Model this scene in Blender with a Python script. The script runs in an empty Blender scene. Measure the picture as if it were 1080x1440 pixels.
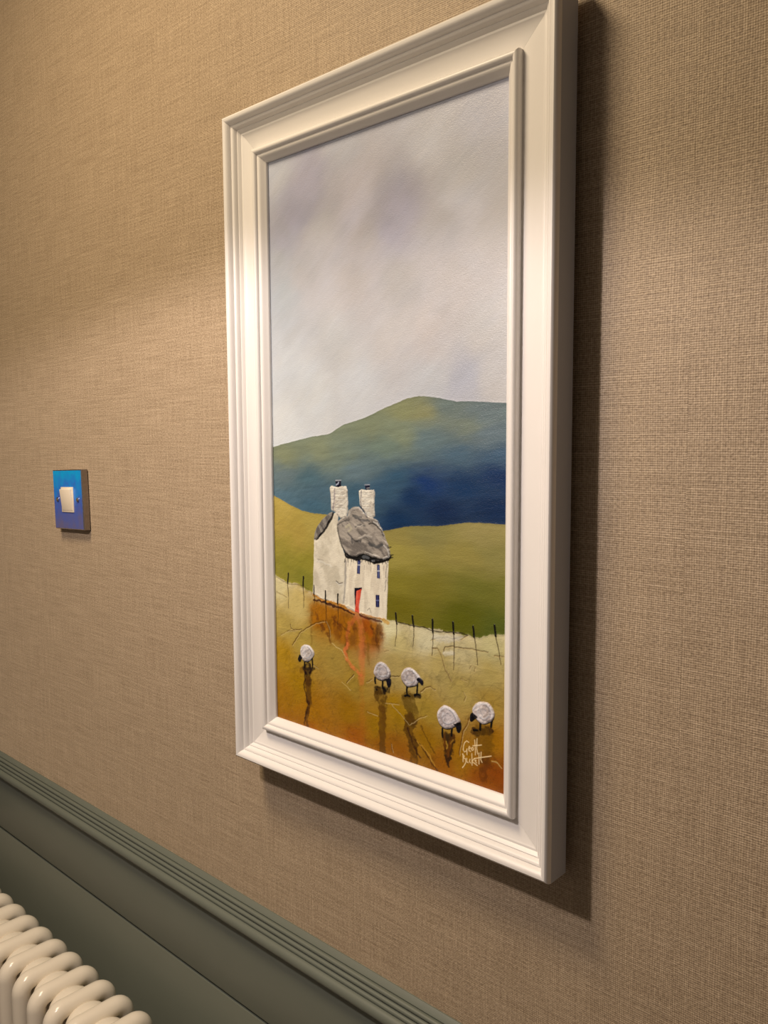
import bpy, bmesh, math, random
import numpy as np
from mathutils import Vector, Matrix

S = bpy.context.scene
COL = S.collection
PI = math.pi
Z0 = 1.16                      # height of the lower edge of the picture above the floor (metres)

# ------------------------------------------------------------------ camera
cam_data = bpy.data.cameras.new('camera')
cam_data.sensor_fit = 'VERTICAL'
cam_data.sensor_height = 36.0
cam_data.lens = 1157.33 / 1440 * 36.0
cam_data.clip_start = 0.02
cam = bpy.data.objects.new('camera', cam_data)
COL.objects.link(cam)
_f = Vector((-0.67292576, 0.73441345, -0.08836174))
_r = Vector((0.7376192, 0.67519404, -0.00556095))
_u = Vector((-0.05557728, 0.06891942, 0.99607293))
cam.matrix_world = Matrix(((_r.x, _u.x, -_f.x, 0.72076), (_r.y, _u.y, -_f.y, -0.57611),
                           (_r.z, _u.z, -_f.z, 0.34978 + Z0), (0, 0, 0, 1)))
S.camera = cam

# ------------------------------------------------------------------ world, lamp, exposure
w = bpy.data.worlds.new('room_air')
S.world = w
w.use_nodes = True
w.node_tree.nodes['Background'].inputs[0].default_value = (0.75, 0.8, 1.0, 1)
w.node_tree.nodes['Background'].inputs[1].default_value = 0.02
vs = S.view_settings
vs.view_transform = 'Standard'
vs.look = 'None'
vs.gamma = 1
vs.use_curve_mapping = False
vs.exposure = 0.15

LAMP = (0.055, -0.65, 0.68 + Z0)
# the bulb inside a shade: the open mouth of the shade throws a wide downward cone ...
sp = bpy.data.lights.new('lamp_bulb', 'SPOT')
sp.energy = 13.6
sp.color = (1.0, 0.88, 0.86)
sp.spot_size = math.radians(162)
sp.spot_blend = 0.17
sp.shadow_soft_size = 0.018
so = bpy.data.objects.new('lamp_bulb', sp)
so.location = LAMP
COL.objects.link(so)
# ... the fabric of the shade glows a little all round ...
gl = bpy.data.lights.new('lamp_shade', 'POINT')
gl.energy = 3.0
gl.color = (1.0, 0.82, 0.62)
gl.shadow_soft_size = 0.07
go = bpy.data.objects.new('lamp_shade', gl)
go.location = (LAMP[0], LAMP[1], LAMP[2] + 0.03)
COL.objects.link(go)
# ... and an added warm disc stands in for lamplight bounced off the ceiling
ce = bpy.data.lights.new('ceiling_bounce', 'AREA')
ce.shape = 'DISK'
ce.size = 0.36
ce.energy = 13.5
ce.color = (1.0, 0.79, 0.53)
co = bpy.data.objects.new('ceiling_bounce', ce)
co.location = (-0.15, -0.64, 2.44)
COL.objects.link(co)

# ------------------------------------------------------------------ helpers
def mat(name, col, rough=0.5, metal=0.0, spec=0.5, coat=0.0):
    m = bpy.data.materials.new(name)
    m.use_nodes = True
    b = m.node_tree.nodes['Principled BSDF']
    b.inputs['Base Color'].default_value = (*col, 1)
    b.inputs['Roughness'].default_value = rough
    b.inputs['Metallic'].default_value = metal
    b.inputs['Specular IOR Level'].default_value = spec
    b.inputs['Coat Weight'].default_value = coat
    return m

class NT:
    """tiny wrapper for building node trees"""
    def __init__(self, m):
        self.t = m.node_tree
        self.b = self.t.nodes['Principled BSDF']
    def n(self, typ, **kw):
        nd = self.t.nodes.new(typ)
        for k, v in kw.items():
            setattr(nd, k, v)
        return nd
    def put(self, sock, v):
        if isinstance(v, bpy.types.NodeSocket):
            self.t.links.new(v, sock)
        else:
            sock.default_value = v
    def math(self, op, a, b=0.0, c=0.0):
        nd = self.n('ShaderNodeMath', operation=op)
        for i, v in enumerate((a, b, c)):
            self.put(nd.inputs[i], v)
        return nd.outputs[0]
    def noise(self, vec, scale, detail=2.0, rough=0.5):
        nd = self.n('ShaderNodeTexNoise')
        self.put(nd.inputs['Vector'], vec)
        nd.inputs['Scale'].default_value = scale
        nd.inputs['Detail'].default_value = detail
        nd.inputs['Roughness'].default_value = rough
        return nd.outputs['Fac']
    def mapping(self, vec, scale=(1, 1, 1), loc=(0, 0, 0)):
        nd = self.n('ShaderNodeMapping')
        self.put(nd.inputs['Vector'], vec)
        nd.inputs['Scale'].default_value = scale
        nd.inputs['Location'].default_value = loc
        return nd.outputs[0]
    def ramp(self, fac, stops):
        nd = self.n('ShaderNodeValToRGB')
        self.put(nd.inputs[0], fac)
        e = nd.color_ramp.elements
        while len(e) < len(stops):
            e.new(0.5)
        for el, (p, c) in zip(e, stops):
            el.position = p
            el.color = (*c, 1)
        return nd.outputs[0]
    def mix(self, fac, a, b, blend='MIX'):
        nd = self.n('ShaderNodeMix', data_type='RGBA', blend_type=blend)
        self.put(nd.inputs['Factor'], fac)
        self.put(nd.inputs['A'] if False else nd.inputs[6], a if isinstance(a, bpy.types.NodeSocket) else (*a, 1))
        self.put(nd.inputs[7], b if isinstance(b, bpy.types.NodeSocket) else (*b, 1))
        return nd.outputs[2]
    def bump(self, h, strength=0.3, dist=0.001):
        nd = self.n('ShaderNodeBump')
        self.put(nd.inputs['Height'], h)
        nd.inputs['Strength'].default_value = strength
        nd.inputs['Distance'].default_value = dist
        self.t.links.new(nd.outputs[0], self.b.inputs['Normal'])

def obj(name, verts, faces, m, parent=None, smooth=None, bevel=0.0):
    me = bpy.data.meshes.new(name)
    me.from_pydata([tuple(v) for v in verts], [], faces)
    bm = bmesh.new()
    bm.from_mesh(me)
    bmesh.ops.recalc_face_normals(bm, faces=bm.faces)
    if bevel:
        bmesh.ops.bevel(bm, geom=list(bm.edges), offset=bevel, segments=2, affect='EDGES', profile=0.5, clamp_overlap=True)
    bm.to_mesh(me)
    bm.free()
    if smooth is not None:
        me.shade_smooth()
        me.set_sharp_from_angle(angle=math.radians(smooth))
    me.materials.append(m)
    o = bpy.data.objects.new(name, me)
    COL.objects.link(o)
    if parent:
        o.parent = parent
    return o

BOXF = [(0, 1, 2, 3), (4, 7, 6, 5), (0, 4, 5, 1), (1, 5, 6, 2), (2, 6, 7, 3), (3, 7, 4, 0)]
def boxv(x0, x1, y0, y1, z0, z1):
    return [(x0, y0, z0), (x1, y0, z0), (x1, y1, z0), (x0, y1, z0), (x0, y0, z1), (x1, y0, z1), (x1, y1, z1), (x0, y1, z1)]
def box(name, x0, x1, y0, y1, z0, z1, m, parent=None, bevel=0.0, smooth=None):
    return obj(name, boxv(x0, x1, y0, y1, z0, z1), BOXF, m, parent, smooth, bevel)

def extrude_x(name, prof, x0, x1, m, parent=None, smooth=35):
    """closed (y, z) outline pushed along x"""
    n = len(prof)
    v = [(x0, y, z) for y, z in prof] + [(x1, y, z) for y, z in prof]
    f = [(i, (i + 1) % n, n + (i + 1) % n, n + i) for i in range(n)]
    f += [tuple(range(n)), tuple(range(n, 2 * n))]
    return obj(name, v, f, m, parent, smooth)

def empty(name, loc, label, cat, group=None):
    o = bpy.data.objects.new(name, None)
    o.location = loc
    o.empty_display_size = 0.05
    COL.objects.link(o)
    o['label'] = label
    o['category'] = cat
    if group:
        o['group'] = group
    return o

def struct(o):
    o['kind'] = 'structure'
    return o

# ------------------------------------------------------------------ materials
# woven wallpaper: uneven horizontal weft over a finer vertical warp, pressed into vinyl
M_PAPER = mat('woven_wallpaper', (0.42, 0.31, 0.19), 0.5, spec=0.35)
t = NT(M_PAPER)
tc = t.n('ShaderNodeTexCoord').outputs['Object']
off = t.n('ShaderNodeVectorMath', operation='MULTIPLY_ADD')      # each hung strip has its own run of threads
t.put(off.inputs[0], t.n('ShaderNodeObjectInfo').outputs['Random'])
off.inputs[1].default_value = (0.7, 0.0, 0.37)
t.put(off.inputs[2], tc)
tc = off.outputs[0]
sep = t.n('ShaderNodeSeparateXYZ')
t.put(sep.inputs[0], tc)
X, Z = sep.outputs[0], sep.outputs[2]
wob = t.noise(t.mapping(tc, (2.5, 0, 26)), 1.0, 2.0)
wob2 = t.noise(t.mapping(tc, (24, 0, 5)), 1.0, 2.0)
zz = t.math('MULTIPLY_ADD', Z, PI / 0.00165, t.math('MULTIPLY', wob, 12.0))
xx = t.math('MULTIPLY_ADD', X, PI / 0.00175, t.math('MULTIPLY', wob2, 14.0))
weft = t.math('ABSOLUTE', t.math('SINE', zz))
warp = t.math('ABSOLUTE', t.math('SINE', xx))
slub = t.noise(t.mapping(tc, (14, 0, 420)), 1.0, 3.0, 0.65)       # thick and thin weft threads
slub2 = t.noise(t.mapping(tc, (420, 0, 16)), 1.0, 2.0, 0.6)       # thick and thin warp threads
cloud = t.noise(t.mapping(tc, (420, 0, 520)), 1.0, 3.0, 0.6)
a = t.math('MULTIPLY', weft, t.math('MULTIPLY_ADD', slub, 1.9, -0.25))
b = t.math('MULTIPLY', warp, t.math('MULTIPLY_ADD', slub2, 1.5, -0.25))
hgt = t.math('ADD', t.math('MULTIPLY', a, 0.43), t.math('MULTIPLY', b, 0.34))
hgt = t.math('MULTIPLY_ADD', cloud, 0.95, t.math('ADD', hgt, -0.27))
colr = t.ramp(hgt, [(0.12, (0.16, 0.111, 0.068)), (0.45, (0.352, 0.264, 0.174)), (0.85, (0.60, 0.472, 0.326))])
t.put(t.b.inputs['Base Color'], colr)
t.bump(hgt, 0.5, 0.0009)
t.b.inputs['Sheen Weight'].default_value = 0.9
t.b.inputs['Sheen Roughness'].default_value = 0.35
t.b.inputs['Sheen Tint'].default_value = (1.0, 0.82, 0.62, 1)

M_GREEN = mat('grey_green_eggshell_paint', (0.106, 0.113, 0.078), 0.45, spec=0.4)
t = NT(M_GREEN)
tc = t.n('ShaderNodeTexCoord').outputs['Object']
t.put(t.b.inputs['Base Color'], t.mix(t.noise(t.mapping(tc, (3, 3, 9)), 3.0, 4.0), (0.136, 0.152, 0.124), (0.158, 0.174, 0.142)))
t.bump(t.noise(t.mapping(tc, (40, 200, 260)), 2.0, 3.0), 0.06, 0.0006)

M_WHITE = mat('white_satin_frame_paint', (0.80, 0.775, 0.74), 0.38, spec=0.45)
t = NT(M_WHITE)
tc = t.n('ShaderNodeTexCoord').outputs['Object']
t.put(t.b.inputs['Base Color'], t.mix(t.noise(tc, 30.0, 4.0), (0.76, 0.735, 0.71), (0.79, 0.765, 0.74)))
t.bump(t.noise(tc, 600.0, 2.0), 0.05, 0.0003)

M_BOARD = mat('brown_backing_board', (0.16, 0.11, 0.07), 0.8)
M_ENAMEL = mat('cream_gloss_enamel', (0.74, 0.69, 0.60), 0.22, spec=0.5)
t = NT(M_ENAMEL)
tc = t.n('ShaderNodeTexCoord').outputs['Object']
t.put(t.b.inputs['Base Color'], t.mix(t.noise(tc, 14.0, 3.0), (0.84, 0.77, 0.65), (0.87, 0.80, 0.68)))
t.bump(t.noise(tc, 220.0, 2.0), 0.04, 0.0005)

M_STEEL = mat('dark_nickel_side', (0.34, 0.31, 0.30), 0.22, 1.0)
M_SIDE = mat('grey_frame_side', (0.44, 0.46, 0.52), 0.5, spec=0.3)
M_CHROME = mat('polished_chrome', (0.62, 0.58, 0.55), 0.16, 1.0)
M_FILM_REFLECTION = mat('blue_film_with_reflection', (0.05, 0.25, 0.8), 0.25, 0.3)
M_SWITCH = mat('ivory_switch_plastic', (0.80, 0.70, 0.55), 0.32)
M_ROOM = mat('pale_room_paint', (0.45, 0.39, 0.31), 0.8)
M_FLOOR = mat('dark_wood_floor', (0.12, 0.07, 0.04), 0.5)
for m, sc, c0, c1 in ((M_ROOM, 4.0, (0.28, 0.285, 0.305), (0.30, 0.305, 0.325)), (M_FLOOR, 6.0, (0.09, 0.05, 0.03), (0.15, 0.09, 0.05)),
                      (M_SWITCH, 60.0, (0.79, 0.69, 0.54), (0.81, 0.71, 0.56)), (M_BOARD, 40.0, (0.14, 0.10, 0.06), (0.18, 0.12, 0.08)),
                      (M_STEEL, 30.0, (0.32, 0.29, 0.28), (0.36, 0.33, 0.32)), (M_SIDE, 40.0, (0.43, 0.45, 0.51), (0.45, 0.47, 0.53)),
                      (M_CHROME, 25.0, (0.60, 0.56, 0.53), (0.65, 0.61, 0.58))):
    t = NT(m)
    tc = t.n('ShaderNodeTexCoord').outputs['Object']
    t.put(t.b.inputs['Base Color'], t.mix(t.noise(tc, sc, 4.0), c0, c1))
t = NT(M_FILM_REFLECTION)
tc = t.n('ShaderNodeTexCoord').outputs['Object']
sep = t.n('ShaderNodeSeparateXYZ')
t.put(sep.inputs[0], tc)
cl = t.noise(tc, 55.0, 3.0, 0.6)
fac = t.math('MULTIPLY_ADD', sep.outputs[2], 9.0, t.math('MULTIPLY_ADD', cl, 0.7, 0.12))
t.put(t.b.inputs['Base Color'], t.ramp(fac, [(0.02, (0.17, 0.16, 0.34)), (0.40, (0.08, 0.15, 0.60)), (0.60, (0.02, 0.26, 0.92)), (0.85, (0.0, 0.46, 1.0))]))  # blue film; cyan top to violet foot is the room's reflection painted in
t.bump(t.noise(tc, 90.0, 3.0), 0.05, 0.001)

# ------------------------------------------------------------------ room shell
XL, XR, YF, ZC = -1.75, 1.6, -1.45, 2.5
struct(box('floor', XL, XR, YF, 0.1, -0.1, 0, M_FLOOR))
struct(box('ceiling', XL, XR, YF, 0.1, ZC, ZC + 0.1, M_ROOM))
struct(box('wall_left', XL - 0.1, XL, YF, 0.1, 0, ZC, M_ROOM))
struct(box('wall_right', XR, XR + 0.1, YF, 0.1, 0, ZC, M_ROOM))
struct(box('wall_front', XL, XR, YF - 0.1, YF, 0, ZC, M_ROOM))
wall = struct(box('wall_back', XL, XR, 0.002, 0.1, 0, ZC, M_ROOM))

# hung wallpaper: strips with butt joints, seam behind and to the right of the picture
DADO = Z0 - 0.19
seam = 0.4845
edges = [XR]
s = seam + 1.04
while s > XL:
    if s < XR:
        edges.append(s)
    s -= 0.52
edges.append(XL)
for x1, x0 in zip(edges[:-1], edges[1:]):
    g = 0.0
    st = obj('wallpaper_strip', [(x0 + g, 0.002, DADO - 0.02), (x1 - g, 0.002, DADO - 0.02), (x1 - g, 0.002, ZC), (x0 + g, 0.002, ZC),
                                 (x0 + 0.00005, 0, DADO - 0.02), (x1 - 0.00005, 0, DADO - 0.02), (x1 - 0.00005, 0, ZC), (x0 + 0.00005, 0, ZC)], BOXF, M_PAPER, wall)

# dado rail: fillet, three reeds and a fat bead
def arc(cy, cz, r, a0, a1, n):
    return [(cy + r * math.cos(math.radians(a0 + (a1 - a0) * i / n)), cz + r * math.sin(math.radians(a0 + (a1 - a0) * i / n))) for i in range(n + 1)]
prof = [(0.0, 0.0), (-0.0015, 0.0003), (-0.0050, -0.0030), (-0.0062, -0.0048), (-0.0056, -0.0066)]
ry, rz = -0.0072, -0.0090
for k in range(3):
    prof += arc(ry, rz, 0.0026, 80, 250, 7)
    prof += [(ry + 0.0024, rz - 0.0030)]
    ry -= 0.0019
    rz -= 0.0056
prof += arc(-0.0122, -0.0290, 0.0066, 75, 262, 12)
prof += [(-0.0100, -0.0358), (0.0, -0.0358)]
rail = struct(extrude_x('trim_1', [(y, z + DADO) for y, z in prof], XL, XR, M_GREEN, smooth=40))
# panelling under the rail: a board, an open joint, the next board
pb = box('panel_board', XL, XR, -0.006, 0.002, DADO - 0.136, DADO - 0.034, M_GREEN, wall, bevel=0.0012, smooth=30)
pb2 = box('panel_board', XL, XR, -0.0045, 0.002, 0.14, DADO - 0.1415, M_GREEN, wall, bevel=0.0012, smooth=30)
struct(box('baseboard_back', XL, XR, -0.018, 0.002, 0, 0.14, M_GREEN, bevel=0.002, smooth=30))

# ------------------------------------------------------------------ column radiator
rad = empty('column_radiator', (0, -0.09, 0), 'cream white column radiator standing below the green dado rail', 'radiator')
YR, YM, YB = -0.128, -0.090, -0.052          # front, middle and rear tubes
ZT, ZB, RT = Z0 - 0.3915, 0.15, 0.0125
def tube(path, r, n=20, caps=True):
    path = [Vector(p) for p in path]
    v, f = [], []
    nx = Vector((1, 0, 0))
    for i, p in enumerate(path):
        d = (path[(i + 1) % len(path)] - path[i - 1]).normalized() if not caps else (path[min(i + 1, len(path) - 1)] - path[max(i - 1, 0)]).normalized()
        bb = nx.cross(d).normalized()
        for k in range(n):
            a = 2 * PI * k / n
            v.append(p + nx * (r * math.cos(a)) + bb * (r * math.sin(a)))
    m = len(path)
    for i in range(m - 1 if caps else m):
        i2 = (i + 1) % m
        for k in range(n):
            f.append((i * n + k, i * n + (k + 1) % n, i2 * n + (k + 1) % n, i2 * n + k))
    if caps:
        f += [tuple(range(n)), tuple(range((m - 1) * n, m * n))]
    return v, f
def join(parts):
    v, f = [], []
    for pv, pf in parts:
        o = len(v)
        v += pv
        f += [tuple(i + o for i in q) for q in pf]
    return v, f
br = 0.0145
loop = []
def bend(cy, cz, a0, a1):
    for i in range(10):
        a = math.radians(a0 + (a1 - a0) * i / 9)
        loop.append((0, cy - br * math.cos(a), cz + br * math.sin(a)))
bend(YR + br, ZT - br, 0, 90)
loop.append((0, YM, ZT))
for p in [(YB - br + br * math.sin(math.radians(q)), ZT - br + br * math.cos(math.radians(q))) for q in range(0, 91, 10)]:
    loop.append((0, p[0], p[1]))
for p in [(YB - br + br * math.cos(math.radians(q)), ZB + br - br * math.sin(math.radians(q))) for q in range(0, 91, 10)]:
    loop.append((0, p[0], p[1]))
for p in [(YR + br - br * math.sin(math.radians(q)), ZB + br - br * math.cos(math.radians(q))) for q in range(0, 91, 10)]:
    loop.append((0, p[0], p[1]))
secv, secf = join([tube(loop, RT, caps=False), tube([(0, YM, ZB), (0, YM, ZT)], RT)])
def pad(cz, sz):
    """the pressed waterway between two sections: a rounded lozenge"""
    v, f = [], []
    nu, nv = 24, 12
    for j in range(nv + 1):
        ph = -PI / 2 + PI * j / nv
        for i in range(nu):
            th = 2 * PI * i / nu
            cx, sx = math.cos(ph), math.sin(ph)
            v.append((0.02295 + 0.0205 * sx, YM - 0.002 + 0.0290 * (cx ** 0.8) * math.cos(th), cz + sz * (cx ** 0.8) * math.sin(th)))
    for j in range(nv):
        for i in range(nu):
            f.append((j * nu + i, j * nu + (i + 1) % nu, (j + 1) * nu + (i + 1) % nu, (j + 1) * nu + i))
    return v, f
first = None
NSEC = 25
for k in range(NSEC):
    x = -0.4161 + 0.0459 * (k - 11)
    if first is None:
        first = obj('radiator_section', [(a, y + 0.09, z) for a, y, z in secv], secf, M_ENAMEL, rad, smooth=60)
        first.location.x = x
        hub = [obj('waterway', [(a, y + 0.09, z) for a, y, z in pad(cz, sz)[0]], pad(cz, sz)[1], M_ENAMEL, first, smooth=60)
               for cz, sz in ((ZT - 0.0175, 0.0225), (ZB + 0.0175, 0.0225))]
    else:
        c = first.copy()
        COL.objects.link(c)
        c.parent = rad
        c.location.x = x
        for h in hub:
            d = h.copy()
            COL.objects.link(d)
            d.parent = c
fx0, fx1 = -0.4161 + 0.0459 * (-9), -0.4161 + 0.0459 * (NSEC - 14)
for x in (fx0, fx1):
    v, f = join([(boxv(x - 0.012, x + 0.012, -0.045, 0.045, 0.0, 0.008), BOXF), (boxv(x - 0.004, x + 0.004, -0.03, 0.03, 0.008, ZB + 0.004), BOXF)])
    obj('foot', v, f, M_ENAMEL, rad, bevel=0.001)

# ------------------------------------------------------------------ light switch
SX, SZ, SR = -0.41523, 0.26522 + Z0, 0.033
sw = empty('light_switch', (SX, 0, SZ), 'blue-tinted metal light switch with an ivory rocker on the beige wallpaper', 'light switch')
sw.rotation_euler = (0, -SR, 0)
box('back_box', -0.0415, 0.0415, -0.0085, -0.0002, -0.0415, 0.0415, M_STEEL, sw, bevel=0.0008, smooth=30)
h = 0.043
# pressed front plate with turned edges, bevelled rim
pv = []
for (hx, y) in ((h, -0.0015), (h, -0.0098), (h - 0.0012, -0.0110)):
    pv += [(-hx, y, -hx), (hx, y, -hx), (hx, y, hx), (-hx, y, hx)]
pf = [(0, 1, 5, 4), (1, 2, 6, 5), (2, 3, 7, 6), (3, 0, 4, 7), (4, 5, 9, 8), (5, 6, 10, 9), (6, 7, 11, 10), (7, 4, 8, 11), (8, 9, 10, 11), (3, 2, 1, 0)]
plate = obj('face_plate', pv, pf, M_FILM_REFLECTION, sw)
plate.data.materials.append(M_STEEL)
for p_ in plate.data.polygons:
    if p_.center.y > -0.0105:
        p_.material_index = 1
v = boxv(-0.0178, 0.0178, -0.0124, -0.0105, -0.0182, 0.0182)
bez = obj('bezel', v, BOXF, M_SWITCH, sw, smooth=30, bevel=0.0007)
# rocker, pressed in at the foot and standing out at the top
rv = [(-0.0158, -0.011, -0.0160), (0.0158, -0.011, -0.0160), (0.0158, -0.011, 0.0160), (-0.0158, -0.011, 0.0160),
      (-0.0155, -0.0130, -0.0156), (0.0155, -0.0130, -0.0156), (0.0155, -0.0160, 0.0150), (-0.0155, -0.0160, 0.0150)]
obj('rocker', rv, BOXF, M_SWITCH, sw, smooth=30, bevel=0.0008)
for sx_ in (-0.03015, 0.03015):
    vv, ff = [], []
    n = 20
    for (r, y) in ((0.0034, -0.0108), (0.0034, -0.0120), (0.0026, -0.0127)):
        for k in range(n):
            vv.append((sx_ + r * math.cos(2 * PI * k / n), y, r * math.sin(2 * PI * k / n)))
    for j in range(2):
        for k in range(n):
            ff.append((j * n + k, j * n + (k + 1) % n, (j + 1) * n + (k + 1) % n, (j + 1) * n + k))
    ff += [tuple(range(n)), tuple(range(2 * n, 3 * n))]
    sc = obj('screw', vv, ff, M_CHROME, sw, smooth=30)
    box('slot', sx_ - 0.0025, sx_ + 0.0025, -0.0129, -0.0124, -0.0004, 0.0004, M_BOARD, sc)

# ------------------------------------------------------------------ picture frame
W, H, T, GAP = 0.39783, 0.682, 0.03693, 0.009
pic = empty('framed_picture', (0, 0, Z0), 'tall white moulded frame holding a painting of a cottage and sheep, hung on beige wallpaper', 'picture')
def sweep(prof, side):
    """closed (s, h) outline; s runs inwards from the outer edge, h stands off the wall; mitred ends"""
    v = []
    g = 0.00008
    for end in (0, 1):
        for s_, h_ in prof:
            if side in ('bottom', 'top'):
                x = s_ + g if end == 0 else W - s_ - g
                z = s_ if side == 'bottom' else H - s_
            else:
                z = s_ + g if end == 0 else H - s_ - g
                x = s_ if side == 'left' else W - s_
            v.append((x, -h_, z))
    n = len(prof)
    f = [(i, (i + 1) % n, n + (i + 1) % n, n + i) for i in range(n)] + [tuple(range(n)), tuple(range(n, 2 * n))]
    return v, f
outer = [(0.0, 0.0055), (0.0004, 0.0030), (0.0014, 0.0010), (0.0030, 0.0), (0.0045, 0.0001), (0.0062, 0.0010), (0.0078, 0.0030), (0.0088, 0.0052),
         (0.0091, 0.0060), (0.0101, 0.0057), (0.0112, 0.0061), (0.0124, 0.0075), (0.0134, 0.0096), (0.0137, 0.0104), (0.0147, 0.0102), (0.0158, 0.0111),
         (0.0168, 0.0124), (0.0173, 0.0129), (0.0184, 0.0129), (0.0194, 0.0135), (0.0202, 0.0140), (0.0405, 0.0141)]
rprof = [(s_, T - e) for s_, e in outer] + [(0.0405, GAP), (0.0, GAP)]
inner = [(0.0386, 0.0150), (0.0386, 0.0108), (0.0390, 0.0088), (0.0400, 0.0076), (0.0414, 0.0071), (0.0428, 0.0074), (0.0441, 0.0086), (0.0447, 0.0098),
         (0.0449, 0.0107), (0.0461, 0.0105), (0.0474, 0.0110), (0.0488, 0.0124), (0.0502, 0.0140), (0.0516, 0.0154), (0.0524, 0.0161), (0.0527, 0.0166), (0.0528, 0.0187)]
iprof = [(s_, T - e) for s_, e in inner] + [(0.0405, T - 0.0187), (0.0405, T - 0.0150)]
for side in ('left', 'right', 'top', 'bottom'):
    v, f = sweep(rprof, side)
    fr = obj('frame_rail', v, f, M_WHITE, pic, smooth=32)
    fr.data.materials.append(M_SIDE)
    for p_ in fr.data.polygons:                       # the flat outer edge is a darker plain grey
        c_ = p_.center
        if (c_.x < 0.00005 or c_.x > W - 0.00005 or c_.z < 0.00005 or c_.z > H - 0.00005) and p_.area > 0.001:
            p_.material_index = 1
    v, f = sweep(iprof, side)
    obj('inner_moulding', v, f, M_WHITE, fr, smooth=32)
box('backing_board', 0.0407, W - 0.0407, -(T - 0.0216), -0.0105, 0.0407, H - 0.0407, M_BOARD, pic)
for bx in (0.02, W - 0.02):
    box('bumper', bx - 0.006, bx + 0.006, -GAP, -0.0002, 0.014, 0.026, M_BOARD, pic)
box('hanging_plate', W / 2 - 0.02, W / 2 + 0.02, -GAP, -0.0002, H - 0.035, H - 0.012, M_CHROME, pic)

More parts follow.
